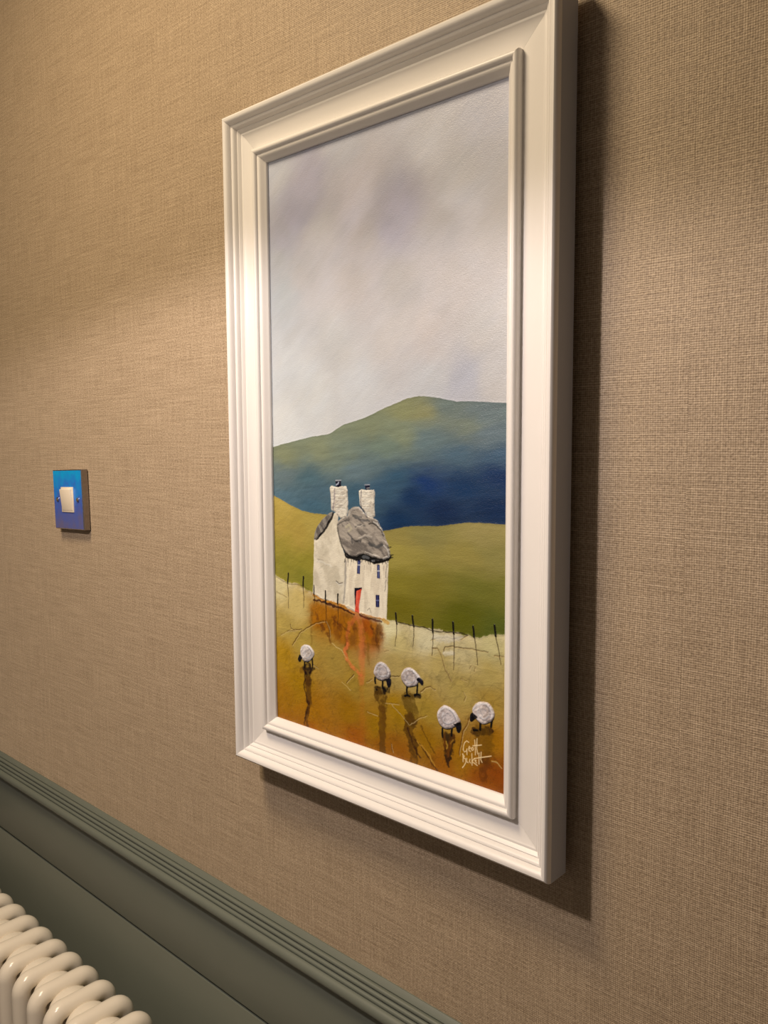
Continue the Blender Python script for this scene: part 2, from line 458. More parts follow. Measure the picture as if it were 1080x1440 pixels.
# ------------------------------------------------------------------ the painting
# a canvas print with raised brushwork; all coordinates are millimetres on the canvas, from the frame's lower left corner
GX0, GX1, GZ0, GZ1, GS = 50.0, 347.8, 50.0, 632.0, 0.5
nx, nz = int((GX1 - GX0) / GS) + 1, int((GZ1 - GZ0) / GS) + 1
xs = GX0 + GS * np.arange(nx)
zs = GZ0 + GS * np.arange(nz)
PX, PZ = np.meshgrid(xs, zs)
COLR = np.zeros((nz, nx, 3))
HGT = np.zeros((nz, nx))
LAB = np.zeros((nz, nx), np.int32)
LABELS = ['painted_sky']
DATA = {
'sky': [(66.7,618.7,(0.502,0.543,0.652)),(108.6,596.3,(0.402,0.414,0.561)),(95.6,571.8,(0.36,0.373,0.503)),(75.9,554.5,(0.348,0.365,0.458)),(158.2,624.5,(0.481,0.517,0.635)),(228.3,553.5,(0.377,0.385,0.515)),(219.8,536.7,(0.337,0.342,0.43)),(260.7,600.1,(0.555,0.593,0.722)),(326.4,611.6,(0.548,0.585,0.744)),(298.5,557.3,(0.528,0.559,0.659)),(334.0,511.5,(0.435,0.435,0.452)),(127.8,545.9,(0.433,0.445,0.492)),(176.1,576.1,(0.503,0.514,0.633)),(175.1,492.9,(0.368,0.365,0.375)),(74.4,491.7,(0.336,0.374,0.409)),(227.9,486.2,(0.356,0.359,0.366)),(72.6,420.7,(0.448,0.493,0.535)),(145.9,443.2,(0.408,0.43,0.448)),(260.5,439.8,(0.456,0.452,0.468)),(327.6,439.6,(0.459,0.47,0.486)),(71.2,363.0,(0.557,0.608,0.642)),(174.0,401.4,(0.46,0.499,0.539)),(260.5,403.3,(0.437,0.472,0.519)),(302.7,396.3,(0.37,0.402,0.482)),(334.9,396.4,(0.459,0.472,0.492)),(114.8,390.3,(0.499,0.543,0.576)),(106.8,508.5,(0.376,0.384,0.407)),(291.3,478.1,(0.407,0.402,0.41)),(69.8,527.5,(0.347,0.378,0.426)),(193.6,522.3,(0.377,0.377,0.406)),(276.1,521.1,(0.389,0.397,0.433)),(219.2,443.5,(0.434,0.44,0.456))],'ridge': [(47.9,341.4),(54.9,342.7),(84.1,347.6),(108.6,352.0),(138.5,355.1),(157.7,363.8),(185.3,369.3),(211.5,378.1),(236.7,385.2),(252.4,387.2),(268.4,385.4),(293.1,381.0),(312.3,380.5),(343.3,377.9),(350.1,377.1)],'far': [(70.5,333.8,(0.186,0.218,0.134)),(124.1,341.3,(0.189,0.226,0.148)),(192.0,361.3,(0.169,0.205,0.133)),(235.8,376.4,(0.197,0.22,0.112)),(256.4,374.0,(0.215,0.225,0.109)),(277.8,378.2,(0.117,0.168,0.168)),(321.0,371.1,(0.117,0.169,0.19)),(302.9,359.7,(0.156,0.198,0.162)),(227.2,353.1,(0.171,0.215,0.146)),(154.0,334.5,(0.151,0.201,0.16)),(70.0,314.0,(0.115,0.171,0.193)),(102.7,311.2,(0.061,0.125,0.163)),(173.0,321.2,(0.105,0.168,0.204)),(209.7,328.5,(0.089,0.144,0.172)),(260.4,346.7,(0.109,0.174,0.199)),(328.2,353.5,(0.114,0.171,0.209)),(335.4,336.2,(0.044,0.097,0.171)),(291.7,334.6,(0.058,0.115,0.174)),(227.0,314.6,(0.026,0.078,0.143)),(123.3,297.7,(0.058,0.117,0.167)),(69.4,289.6,(0.071,0.142,0.198)),(260.4,310.6,(0.003,0.027,0.125)),(299.3,311.8,(0.003,0.029,0.101)),(335.5,318.8,(0.003,0.025,0.102)),(335.8,289.7,(0.003,0.021,0.079)),(276.3,286.4,(0.003,0.018,0.07)),(226.8,275.8,(0.003,0.025,0.083)),(243.9,297.3,(0.003,0.024,0.086)),(172.7,294.2,(0.041,0.103,0.163)),(112.6,280.8,(0.047,0.113,0.172)),(209.5,302.4,(0.032,0.083,0.149)),(144.7,368.8,(0.178,0.216,0.144)),(209.8,341.6,(0.129,0.187,0.156))],'left_edge': [(46.6,292.4),(53.5,290.8),(63.7,287.9),(80.3,282.0),(96.6,277.8),(112.5,276.1),(129.1,276.0),(143.2,274.0),(171.0,156.0)],'left': [(69.2,282.2,(0.408,0.323,0.078)),(63.0,259.5,(0.378,0.293,0.062)),(90.7,254.1,(0.353,0.275,0.059)),(67.7,222.5,(0.233,0.222,0.028)),(100.9,225.7,(0.259,0.239,0.032)),(109.1,264.1,(0.372,0.304,0.073)),(95.1,206.7,(0.206,0.204,0.026)),(62.4,237.0,(0.283,0.244,0.038))],'green_edge': [(141.3,151.2),(172.2,253.2),(198.4,263.3),(210.7,265.5),(241.0,271.6),(273.7,273.8),(306.9,279.0),(326.4,279.7),(342.8,279.8),(351.0,280.1)],'green': [(260.3,266.5,(0.226,0.212,0.073)),(321.6,274.0,(0.304,0.269,0.1)),(226.6,244.5,(0.301,0.267,0.062)),(299.5,251.1,(0.278,0.244,0.065)),(260.2,215.6,(0.18,0.164,0.021)),(321.9,223.1,(0.148,0.156,0.022)),(226.4,198.3,(0.147,0.133,0.007)),(299.7,195.7,(0.102,0.112,0.004)),(336.5,192.0,(0.087,0.112,0.013)),(222.4,260.5,(0.261,0.228,0.066)),(336.0,254.4,(0.238,0.224,0.071)),(226.5,218.2,(0.207,0.188,0.023))],'fore_edge': [(44.3,210.2),(53.6,207.4),(69.1,201.9),(89.5,201.1),(100.3,198.1),(111.0,195.0),(121.4,191.6),(147.9,189.3),(161.7,186.9),(174.2,183.7),(190.2,181.2),(209.5,181.9),(224.6,182.5),(239.3,181.3),(251.9,181.6),(264.3,181.2),(272.4,181.2),(288.2,182.1),(307.4,182.3),(318.5,182.2),(329.4,185.5),(344.3,189.1),(351.9,190.3)],'fore': [(55.7,198.5,(0.612,0.561,0.304)),(89.1,180.1,(0.537,0.446,0.167)),(66.0,154.2,(0.435,0.338,0.085)),(65.3,123.5,(0.408,0.242,0.007)),(64.1,77.0,(0.358,0.175,0.003)),(63.4,49.6,(0.328,0.129,0.003)),(108.6,71.4,(0.377,0.173,0.003)),(121.0,169.8,(0.334,0.146,0.003)),(151.6,167.1,(0.284,0.109,0.003)),(190.1,166.0,(0.335,0.095,0.003)),(141.0,133.1,(0.378,0.268,0.052)),(170.5,113.7,(0.353,0.242,0.033)),(160.3,83.0,(0.309,0.157,0.003)),(169.8,56.5,(0.344,0.105,0.003)),(108.0,44.9,(0.332,0.101,0.003)),(213.0,176.4,(0.706,0.695,0.438)),(226.2,161.7,(0.515,0.458,0.205)),(260.2,170.6,(0.631,0.608,0.403)),(299.8,170.8,(0.57,0.52,0.291)),(329.5,177.0,(0.568,0.54,0.279)),(226.1,138.2,(0.408,0.325,0.111)),(276.4,147.7,(0.443,0.364,0.13)),(329.7,151.5,(0.444,0.365,0.12)),(225.8,97.7,(0.349,0.204,0.003)),(260.1,105.3,(0.386,0.271,0.037)),(300.0,133.2,(0.43,0.343,0.099)),(329.9,127.1,(0.389,0.269,0.05)),(225.6,56.7,(0.299,0.108,0.003)),(260.1,79.0,(0.317,0.163,0.003)),(276.5,56.9,(0.31,0.113,0.003)),(300.2,76.2,(0.356,0.17,0.003)),(330.1,96.4,(0.378,0.173,0.003)),(337.5,67.4,(0.273,0.068,0.003)),(323.0,57.1,(0.288,0.082,0.003)),(198.6,77.6,(0.328,0.181,0.003)),(243.4,134.8,(0.414,0.324,0.1)),(87.2,97.1,(0.355,0.2,0.003)),(207.6,59.0,(0.317,0.121,0.003)),(99.2,144.3,(0.405,0.305,0.062))],'crust': (0.717,0.659,0.467),'ops': [('b',[(106.5,185.3),(129.6,184.0),(151.8,181.3),(176.1,177.8),(209.4,178.5),(206.6,158.4),(200.1,150.5),(186.3,158.5),(170.9,145.5),(149.3,151.1),(126.0,159.6),(107.1,160.4)],(0.358,0.137,0.003),{'soft': 9,'wob': 2.0,'col2': (0.216,0.075,0.003),'seed': 7,'alpha': 0.85,'grain': (7,14,0)}),
('s',[(108.5,176.8),(107.1,159.3),(107.8,142.0)],(0.168,0.077,0.003),{'w0': 3,'soft': 3.5,'alpha': 0.6,'jit': 1.5,'seed': 438,'patchy': 0.6,'w1': 1.5}),
('s',[(182.7,173.2),(181.5,156.7),(182.3,140.5)],(0.102,0.039,0.003),{'w0': 5,'soft': 3.5,'alpha': 0.6,'jit': 1.5,'seed': 512,'patchy': 0.6,'w1': 2.5}),
('s',[(201.2,174.6),(200.2,159.1),(201.0,143.8)],(0.147,0.064,0.003),{'w0': 6,'soft': 3.5,'alpha': 0.6,'jit': 1.5,'seed': 532,'patchy': 0.6,'w1': 3.0}),
('s',[(188.2,169.2),(187.1,151.8),(187.9,134.5)],(0.181,0.089,0.003),{'w0': 5,'soft': 3.5,'alpha': 0.6,'jit': 1.5,'seed': 518,'patchy': 0.6,'w1': 2.5}),
('s',[(136.5,170.6),(135.3,158.5),(136.1,146.7)],(0.189,0.079,0.003),{'w0': 6,'soft': 3.5,'alpha': 0.6,'jit': 1.5,'seed': 465,'patchy': 0.6,'w1': 3.0}),
('s',[(159.6,176.8),(158.3,154.7),(159.0,132.8)],(0.143,0.058,0.003),{'w0': 5,'soft': 3.5,'alpha': 0.6,'jit': 1.5,'seed': 488,'patchy': 0.6,'w1': 2.5}),
('s',[(199.4,174.3),(198.4,164.6),(199.2,155.2)],(0.046,0.011,0.003),{'w0': 3,'soft': 3.5,'alpha': 0.6,'jit': 1.5,'seed': 530,'patchy': 0.6,'w1': 1.5}),
('s',[(115.9,174.9),(117.9,172.2),(116.8,167.0)],(0.068,0.011,0.003),{'w0': 5,'w1': 2.5,'soft': 3,'alpha': 0.6,'jit': 2,'seed': 400,'patchy': 0.6}),
('s',[(123.0,164.2),(125.0,161.6),(123.9,156.4)],(0.07,0.012,0.003),{'w0': 5,'w1': 2.5,'soft': 3,'alpha': 0.6,'jit': 2,'seed': 401,'patchy': 0.6}),
('s',[(141.7,174.2),(143.6,171.6),(142.5,166.5)],(0.07,0.012,0.003),{'w0': 5,'w1': 2.5,'soft': 3,'alpha': 0.6,'jit': 2,'seed': 402,'patchy': 0.6}),
('s',[(149.5,163.9),(151.5,161.4),(150.4,156.2)],(0.072,0.013,0.003),{'w0': 5,'w1': 2.5,'soft': 3,'alpha': 0.6,'jit': 2,'seed': 403,'patchy': 0.6}),
('s',[(168.3,171.0),(170.2,168.5),(169.2,163.5)],(0.072,0.013,0.003),{'w0': 5,'w1': 2.5,'soft': 3,'alpha': 0.6,'jit': 2,'seed': 404,'patchy': 0.6}),
('s',[(182.7,174.6),(184.5,172.1),(183.5,167.1)],(0.072,0.013,0.003),{'w0': 5,'w1': 2.5,'soft': 3,'alpha': 0.6,'jit': 2,'seed': 405,'patchy': 0.6}),
('s',[(193.8,169.4),(195.7,166.9),(194.7,162.0)],(0.074,0.013,0.003),{'w0': 5,'w1': 2.5,'soft': 3,'alpha': 0.6,'jit': 2,'seed': 406,'patchy': 0.6}),
('s',[(204.9,172.4),(206.7,170.0),(205.7,165.1)],(0.074,0.013,0.003),{'w0': 5,'w1': 2.5,'soft': 3,'alpha': 0.6,'jit': 2,'seed': 407,'patchy': 0.6}),
('s',[(133.2,155.7),(135.2,153.1),(134.1,147.8)],(0.073,0.013,0.003),{'w0': 5,'w1': 2.5,'soft': 3,'alpha': 0.6,'jit': 2,'seed': 408,'patchy': 0.6}),
('s',[(157.3,153.8),(159.3,151.3),(158.2,146.1)],(0.074,0.013,0.003),{'w0': 5,'w1': 2.5,'soft': 3,'alpha': 0.6,'jit': 2,'seed': 409,'patchy': 0.6}),
('s',[(199.3,160.7),(201.1,158.2),(200.1,153.3)],(0.076,0.014,0.003),{'w0': 5,'w1': 2.5,'soft': 3,'alpha': 0.6,'jit': 2,'seed': 410,'patchy': 0.6}),
('s',[(177.1,180.7),(178.8,167.7),(179.6,154.0),(179.5,140.0),(179.3,126.0),(178.2,116.6)],(0.637,0.189,0.056),{'w0': 8,'soft': 4,'alpha': 0.5,'jit': 1.2,'seed': 21,'patchy': 0.6}),
('s',[(178.3,122.3),(178.9,87.1),(179.5,55.4)],(0.45,0.132,0.009),{'w0': 7,'soft': 4,'alpha': 0.22,'jit': 1.2,'seed': 22,'patchy': 0.3}),
('s',[(171.3,178.5),(163.4,170.3),(159.4,159.1),(160.2,150.0)],(0.569,0.151,0.04),{'w0': 5,'soft': 2,'alpha': 0.5,'jit': 1,'seed': 23,'patchy': 0.4}),
('s',[(160.2,150.0),(155.2,142.8),(159.0,134.9),(165.8,128.4),(173.5,124.9),(178.3,122.3)],(0.707,0.192,0.057),{'w0': 4,'soft': 1.5,'alpha': 0.7,'jit': 0.8,'seed': 24,'patchy': 0.5,'raise_': 0.15}),
('s',[(182.7,180.1),(190.1,166.0),(186.4,172.4)],(0.365,0.075,0.003),{'w0': 8,'soft': 4,'alpha': 0.6,'jit': 1,'seed': 25}),
('s',[(101.9,115.0),(100.6,107.2),(101.6,101.4)],(0.012,0.003,0.003),{'w0': 12,'w1': 10,'soft': 2,'alpha': 1.0,'jit': 1.2,'seed': 31,'patchy': 0.35}),
('s',[(91.9,110.8),(95.3,113.0)],(0.149,0.065,0.003),{'w0': 7,'w1': 6,'soft': 2,'alpha': 0.6,'seed': 30,'jit': 1}),
('s',[(101.6,102.2),(102.5,91.1),(103.3,79.3)],(0.09,0.038,0.003),{'w0': 10,'w1': 8,'soft': 2,'alpha': 0.85,'jit': 1.2,'seed': 32,'patchy': 0.25}),
('s',[(102.8,79.1),(99.8,67.2),(98.6,60.1),(100.5,49.9)],(0.043,0.011,0.003),{'w0': 5,'w1': 5,'soft': 2,'alpha': 0.85,'jit': 1.2,'seed': 33,'patchy': 0.3}),
('s',[(97.3,102.8),(95.0,97.1),(101.1,77.3),(97.6,66.7),(95.2,54.7)],(0.018,0.003,0.003),{'w0': 1.6,'w1': 1.4,'soft': 0.8,'alpha': 0.8,'jit': 0.8,'seed': 34}),
('s',[(198.9,111.7),(205.3,112.4),(212.6,114.6)],(0.004,0.003,0.003),{'w0': 8,'w1': 7,'soft': 2,'alpha': 1.0,'jit': 1.2,'seed': 35,'patchy': 0.4}),
('s',[(203.4,107.9),(206.1,100.2),(207.9,95.0)],(0.085,0.041,0.003),{'w0': 15,'w1': 9,'soft': 2,'alpha': 0.85,'jit': 1.8,'seed': 36,'patchy': 0.5}),
('s',[(233.8,112.9),(242.4,115.1),(251.8,117.4)],(0.011,0.003,0.003),{'w0': 5,'w1': 4,'soft': 2,'alpha': 0.9,'jit': 1.2,'seed': 48,'patchy': 0.4}),
('s',[(95.3,113.7),(102.9,114.0),(110.5,115.8)],(0.009,0.003,0.003),{'w0': 4,'w1': 3,'soft': 2,'alpha': 0.8,'jit': 1,'seed': 49,'patchy': 0.3}),
('s',[(205.6,94.5),(205.5,79.3),(205.8,65.5),(205.3,50.0)],(0.122,0.052,0.003),{'w0': 9,'w1': 8,'soft': 2,'alpha': 0.9,'jit': 1.2,'seed': 37,'patchy': 0.2}),
('s',[(239.0,110.7),(242.4,101.4),(243.2,93.5)],(0.133,0.079,0.007),{'w0': 16,'w1': 13,'soft': 2,'alpha': 0.85,'jit': 1.8,'seed': 38,'patchy': 0.4}),
('s',[(240.6,92.9),(238.9,81.8),(244.0,70.3),(244.8,55.0)],(0.091,0.041,0.003),{'w0': 12,'w1': 10,'soft': 2,'alpha': 0.9,'jit': 2,'seed': 39,'patchy': 0.4}),
('s',[(237.2,84.1),(243.1,71.4),(251.6,60.2)],(0.034,0.008,0.003),{'w0': 2.5,'w1': 2,'soft': 1,'alpha': 0.8,'jit': 1,'seed': 40,'patchy': 0.3}),
('s',[(245.7,75.4),(257.5,68.4),(266.7,57.5),(272.4,53.8)],(0.057,0.016,0.003),{'w0': 1.8,'w1': 1.3,'soft': 0.8,'alpha': 0.8,'jit': 0.8,'seed': 41}),
('s',[(253.4,90.6),(261.7,78.1),(270.0,68.3)],(0.115,0.05,0.003),{'w0': 1.6,'w1': 1.2,'soft': 0.8,'alpha': 0.7,'jit': 1,'seed': 42}),
('s',[(248.3,74.7),(260.0,68.4),(269.1,57.5)],(0.49,0.271,0.035),{'w0': 1.5,'w1': 1.2,'soft': 0.8,'alpha': 0.8,'jit': 0.8,'seed': 43}),
('b',[(276.4,88.9),(293.9,92.5),(292.3,87.0),(290.0,78.0),(287.7,68.4),(285.3,60.0),(282.1,63.7),(281.3,71.9),(278.1,81.5)],(0.009,0.003,0.003),{'soft': 2.5,'wob': 2.5,'seed': 44,'alpha': 0.9,'col2': (0.117,0.034,0.003),'grain': (4,8,0)}),
('s',[(282.1,82.5),(284.5,79.9),(282.9,76.2)],(0.455,0.266,0.03),{'w0': 1.5,'alpha': 0.7,'jit': 0.6}),
('s',[(287.6,82.0),(290.8,86.0)],(0.364,0.195,0.021),{'w0': 1.5,'alpha': 0.6,'jit': 0.6}),
('s',[(312.3,98.9),(322.7,101.4),(330.0,105.0)],(0.034,0.011,0.003),{'w0': 7,'w1': 6,'soft': 2,'alpha': 0.95,'jit': 1.4,'seed': 45,'patchy': 0.4}),
('s',[(322.7,97.7),(325.0,88.9),(324.3,81.2)],(0.116,0.059,0.003),{'w0': 20,'w1': 16,'soft': 6,'alpha': 0.6,'jit': 2,'seed': 46,'patchy': 0.3}),
('s',[(324.4,73.1),(323.0,60.2)],(0.09,0.022,0.003),{'w0': 12,'w1': 8,'soft': 4,'alpha': 0.6,'jit': 2,'seed': 47,'patchy': 0.5}),
('s',[(127.0,168.5),(115.7,164.6),(101.3,157.7),(90.3,150.4),(82.6,140.3),(78.0,135.8)],(0.089,0.04,0.003),{'w0': 1.1,'soft': 0.7,'jit': 0.5,'seed': 46,'raise_': -0.16,'alpha': 0.8}),
('s',[(128.0,167.8),(116.6,163.9),(102.3,157.0),(91.2,149.7),(83.6,139.7),(79.0,135.1)],(0.6,0.491,0.235),{'w0': 0.8,'soft': 0.7,'alpha': 0.4,'jit': 0.5,'seed': 46,'raise_': 0.16}),
('s',[(75.2,157.1),(76.2,152.7),(82.9,152.6),(94.0,154.7)],(0.088,0.039,0.003),{'w0': 1.1,'soft': 0.7,'jit': 0.5,'seed': 48,'raise_': -0.16,'alpha': 0.8}),
('s',[(76.2,156.4),(77.2,152.0),(83.9,151.9),(95.0,154.0)],(0.593,0.485,0.232),{'w0': 0.8,'soft': 0.7,'alpha': 0.4,'jit': 0.5,'seed': 48,'raise_': 0.16}),
('s',[(70.5,149.5),(82.9,151.5)],(0.088,0.039,0.003),{'w0': 1.1,'soft': 0.7,'jit': 0.5,'seed': 50,'raise_': -0.16,'alpha': 0.5}),
('s',[(71.5,148.9),(83.9,150.8)],(0.595,0.487,0.233),{'w0': 0.8,'soft': 0.7,'alpha': 0.4,'jit': 0.5,'seed': 50,'raise_': 0.16}),
('s',[(60.0,143.3),(77.3,152.9)],(0.088,0.039,0.003),{'w0': 1.1,'soft': 0.7,'jit': 0.5,'seed': 52,'raise_': -0.16,'alpha': 0.3}),
('s',[(61.0,142.6),(78.3,152.2)],(0.596,0.488,0.234),{'w0': 0.8,'soft': 0.7,'alpha': 0.4,'jit': 0.5,'seed': 52,'raise_': 0.16}),
('s',[(129.3,168.8),(134.3,161.6),(135.2,153.8)],(0.073,0.028,0.003),{'w0': 1.1,'soft': 0.7,'jit': 0.5,'seed': 54,'raise_': -0.16,'alpha': 0.8}),
('s',[(130.2,168.1),(135.2,161.0),(136.1,153.2)],(0.602,0.492,0.235),{'w0': 0.8,'soft': 0.7,'alpha': 0.4,'jit': 0.5,'seed': 54,'raise_': 0.16}),
('s',[(138.2,147.1),(151.2,142.8),(158.1,136.2)],(0.492,0.367,0.12),{'w0': 1.1,'soft': 0.7,'jit': 0.5,'seed': 56,'raise_': -0.16,'alpha': 0.8}),
('s',[(139.1,146.4),(152.1,142.2),(159.0,135.5)],(0.632,0.517,0.248),{'w0': 0.8,'soft': 0.7,'alpha': 0.4,'jit': 0.5,'seed': 56,'raise_': 0.16}),
('s',[(158.7,111.3),(167.7,121.6)],(0.071,0.028,0.003),{'w0': 1.1,'soft': 0.7,'jit': 0.5,'seed': 58,'raise_': -0.16,'alpha': 0.8}),
('s',[(159.6,110.7),(168.6,121.0)],(0.665,0.545,0.262),{'w0': 0.8,'soft': 0.7,'alpha': 0.4,'jit': 0.5,'seed': 58,'raise_': 0.16}),
('s',[(150.8,111.2),(162.6,105.0)],(0.43,0.271,0.034),{'w0': 1.1,'soft': 0.7,'jit': 0.5,'seed': 60,'raise_': -0.16,'alpha': 0.8}),
('s',[(151.7,110.6),(163.5,104.4)],(0.671,0.55,0.264),{'w0': 0.8,'soft': 0.7,'alpha': 0.4,'jit': 0.5,'seed': 60,'raise_': 0.16}),
('s',[(54.3,189.2),(70.2,185.1)],(0.08,0.035,0.003),{'w0': 1.1,'soft': 0.7,'jit': 0.5,'seed': 62,'raise_': -0.16,'alpha': 0.5}),
('s',[(55.3,188.5),(71.2,184.4)],(0.55,0.449,0.214),{'w0': 0.8,'soft': 0.7,'alpha': 0.4,'jit': 0.5,'seed': 62,'raise_': 0.16}),
('s',[(266.7,164.6),(272.4,165.1),(276.4,160.5),(281.7,147.6),(288.3,138.5)],(0.101,0.046,0.003),{'w0': 1.1,'soft': 0.7,'jit': 0.5,'seed': 64,'raise_': -0.16,'alpha': 0.8}),
('s',[(267.5,164.0),(273.1,164.5),(277.1,159.9),(282.5,147.0),(289.0,137.9)],(0.67,0.549,0.264),{'w0': 0.8,'soft': 0.7,'alpha': 0.4,'jit': 0.5,'seed': 64,'raise_': 0.16}),
('s',[(278.8,162.2),(281.0,167.9),(289.6,169.7),(307.4,170.6),(327.1,171.4)],(0.07,0.038,0.007),{'w0': 1.1,'soft': 0.7,'jit': 0.5,'seed': 66,'raise_': -0.16,'alpha': 0.8}),
('s',[(279.5,161.6),(281.7,167.4),(290.3,169.1),(308.1,170.0),(327.8,170.8)],(0.662,0.542,0.26),{'w0': 0.8,'soft': 0.7,'alpha': 0.4,'jit': 0.5,'seed': 66,'raise_': 0.16}),
('s',[(253.2,121.6),(257.4,125.8),(264.2,128.5),(269.7,127.0)],(0.105,0.049,0.003),{'w0': 1.1,'soft': 0.7,'jit': 0.5,'seed': 68,'raise_': -0.16,'alpha': 0.8}),
('s',[(254.0,121.1),(258.1,125.2),(265.0,127.9),(270.4,126.4)],(0.693,0.568,0.273),{'w0': 0.8,'soft': 0.7,'alpha': 0.4,'jit': 0.5,'seed': 68,'raise_': 0.16}),
('s',[(217.2,128.9),(227.5,131.6)],(0.051,0.022,0.003),{'w0': 1.1,'soft': 0.7,'jit': 0.5,'seed': 70,'raise_': -0.16,'alpha': 0.8}),
('s',[(218.0,128.3),(228.3,131.0)],(0.676,0.554,0.266),{'w0': 0.8,'soft': 0.7,'alpha': 0.4,'jit': 0.5,'seed': 70,'raise_': 0.16}),
('s',[(307.7,109.7),(303.9,101.3),(301.4,96.9),(298.6,85.4),(297.1,74.1)],(0.154,0.059,0.003),{'w0': 1.4,'soft': 0.7,'jit': 0.5,'seed': 72,'raise_': -0.16,'alpha': 0.8}),
('s',[(308.4,109.2),(304.6,100.7),(302.1,96.3),(299.3,84.8),(297.8,73.6)],(0.75,0.616,0.298),{'w0': 0.8,'soft': 0.7,'alpha': 0.4,'jit': 0.5,'seed': 72,'raise_': 0.16}),
('s',[(265.1,171.4),(276.4,174.8),(285.9,176.0),(296.0,176.4),(305.1,181.3)],(0.185,0.131,0.057),{'w0': 1.1,'soft': 0.7,'jit': 0.5,'seed': 74,'raise_': -0.16,'alpha': 0.7}),
('s',[(265.8,170.8),(277.1,174.2),(286.6,175.5),(296.7,175.8),(305.8,180.7)],(0.65,0.533,0.255),{'w0': 0.8,'soft': 0.7,'alpha': 0.4,'jit': 0.5,'seed': 74,'raise_': 0.16}),
('s',[(289.8,176.0),(299.8,179.5)],(0.12,0.081,0.032),{'w0': 1.1,'soft': 0.7,'jit': 0.5,'seed': 76,'raise_': -0.16,'alpha': 0.8}),
('s',[(290.5,175.5),(300.5,179.0)],(0.651,0.534,0.256),{'w0': 0.8,'soft': 0.7,'alpha': 0.4,'jit': 0.5,'seed': 76,'raise_': 0.16}),
('s',[(307.5,153.5),(310.5,156.2),(314.2,155.4),(312.8,152.0)],(0.102,0.047,0.003),{'w0': 1.1,'soft': 0.7,'jit': 0.5,'seed': 78,'raise_': -0.16,'alpha': 0.45}),
('s',[(308.2,152.9),(311.2,155.7),(314.9,154.8),(313.4,151.4)],(0.676,0.554,0.266),{'w0': 0.8,'soft': 0.7,'alpha': 0.4,'jit': 0.5,'seed': 78,'raise_': 0.16}),
('s',[(298.4,142.3),(304.5,141.7)],(0.104,0.048,0.003),{'w0': 1.1,'soft': 0.7,'jit': 0.5,'seed': 80,'raise_': -0.16,'alpha': 0.4}),
('s',[(299.1,141.8),(305.2,141.1)],(0.686,0.562,0.27),{'w0': 0.8,'soft': 0.7,'alpha': 0.4,'jit': 0.5,'seed': 80,'raise_': 0.16}),
('s',[(300.7,131.5),(303.8,127.7),(302.3,123.6)],(0.107,0.049,0.003),{'w0': 1.1,'soft': 0.7,'jit': 0.5,'seed': 82,'raise_': -0.16,'alpha': 0.45}),
('s',[(301.4,130.9),(304.5,127.2),(303.0,123.1)],(0.701,0.575,0.277),{'w0': 0.8,'soft': 0.7,'alpha': 0.4,'jit': 0.5,'seed': 82,'raise_': 0.16}),
('s',[(330.9,78.0),(336.0,78.1),(341.1,74.6)],(0.504,0.283,0.037),{'w0': 1.1,'soft': 0.7,'jit': 0.5,'seed': 84,'raise_': -0.16,'alpha': 0.6}),
('s',[(331.6,77.5),(336.7,77.6),(341.7,74.1)],(0.722,0.591,0.284),{'w0': 0.8,'soft': 0.7,'alpha': 0.4,'jit': 0.5,'seed': 84,'raise_': 0.16}),
('s',[(184.9,116.6),(192.5,121.5)],(0.102,0.047,0.003),{'w0': 1.1,'soft': 0.7,'jit': 0.5,'seed': 86,'raise_': -0.16,'alpha': 0.5}),
('s',[(185.7,115.9),(193.3,120.9)],(0.673,0.552,0.265),{'w0': 0.8,'soft': 0.7,'alpha': 0.4,'jit': 0.5,'seed': 86,'raise_': 0.16}),
('s',[(209.2,151.4),(214.6,153.0)],(0.097,0.044,0.003),{'w0': 1.1,'soft': 0.7,'jit': 0.5,'seed': 88,'raise_': -0.16,'alpha': 0.4}),
('s',[(210.0,150.8),(215.4,152.4)],(0.648,0.531,0.255),{'w0': 0.8,'soft': 0.7,'alpha': 0.4,'jit': 0.5,'seed': 88,'raise_': 0.16}),
('s',[(185.6,88.6),(198.7,87.4)],(0.108,0.05,0.003),{'w0': 1.1,'soft': 0.7,'jit': 0.5,'seed': 90,'raise_': -0.16,'alpha': 0.3}),
('s',[(186.4,88.1),(199.5,86.8)],(0.708,0.581,0.281),{'w0': 0.8,'soft': 0.7,'alpha': 0.4,'jit': 0.5,'seed': 90,'raise_': 0.16}),
('s',[(217.0,102.5),(238.9,88.5)],(0.109,0.051,0.003),{'w0': 1.1,'soft': 0.7,'jit': 0.5,'seed': 92,'raise_': -0.16,'alpha': 0.35}),
('s',[(217.8,101.9),(239.7,88.0)],(0.716,0.587,0.283),{'w0': 0.8,'soft': 0.7,'alpha': 0.4,'jit': 0.5,'seed': 92,'raise_': 0.16}),
('s',[(239.8,88.7),(251.7,96.8),(260.1,101.4)],(0.111,0.052,0.003),{'w0': 1.1,'soft': 0.7,'jit': 0.5,'seed': 94,'raise_': -0.16,'alpha': 0.5}),
('s',[(240.5,88.2),(252.5,96.3),(260.8,100.8)],(0.726,0.595,0.287),{'w0': 0.8,'soft': 0.7,'alpha': 0.4,'jit': 0.5,'seed': 94,'raise_': 0.16}),
('s',[(208.9,102.1),(225.9,104.5)],(0.107,0.049,0.003),{'w0': 1.1,'soft': 0.7,'jit': 0.5,'seed': 96,'raise_': -0.16,'alpha': 0.4}),
('s',[(209.7,101.5),(226.7,103.9)],(0.701,0.575,0.277),{'w0': 0.8,'soft': 0.7,'alpha': 0.4,'jit': 0.5,'seed': 96,'raise_': 0.16}),
('s',[(216.7,64.7),(218.5,56.2)],(0.054,0.015,0.003),{'w0': 1.1,'soft': 0.7,'jit': 0.5,'seed': 98,'raise_': -0.16,'alpha': 0.6}),
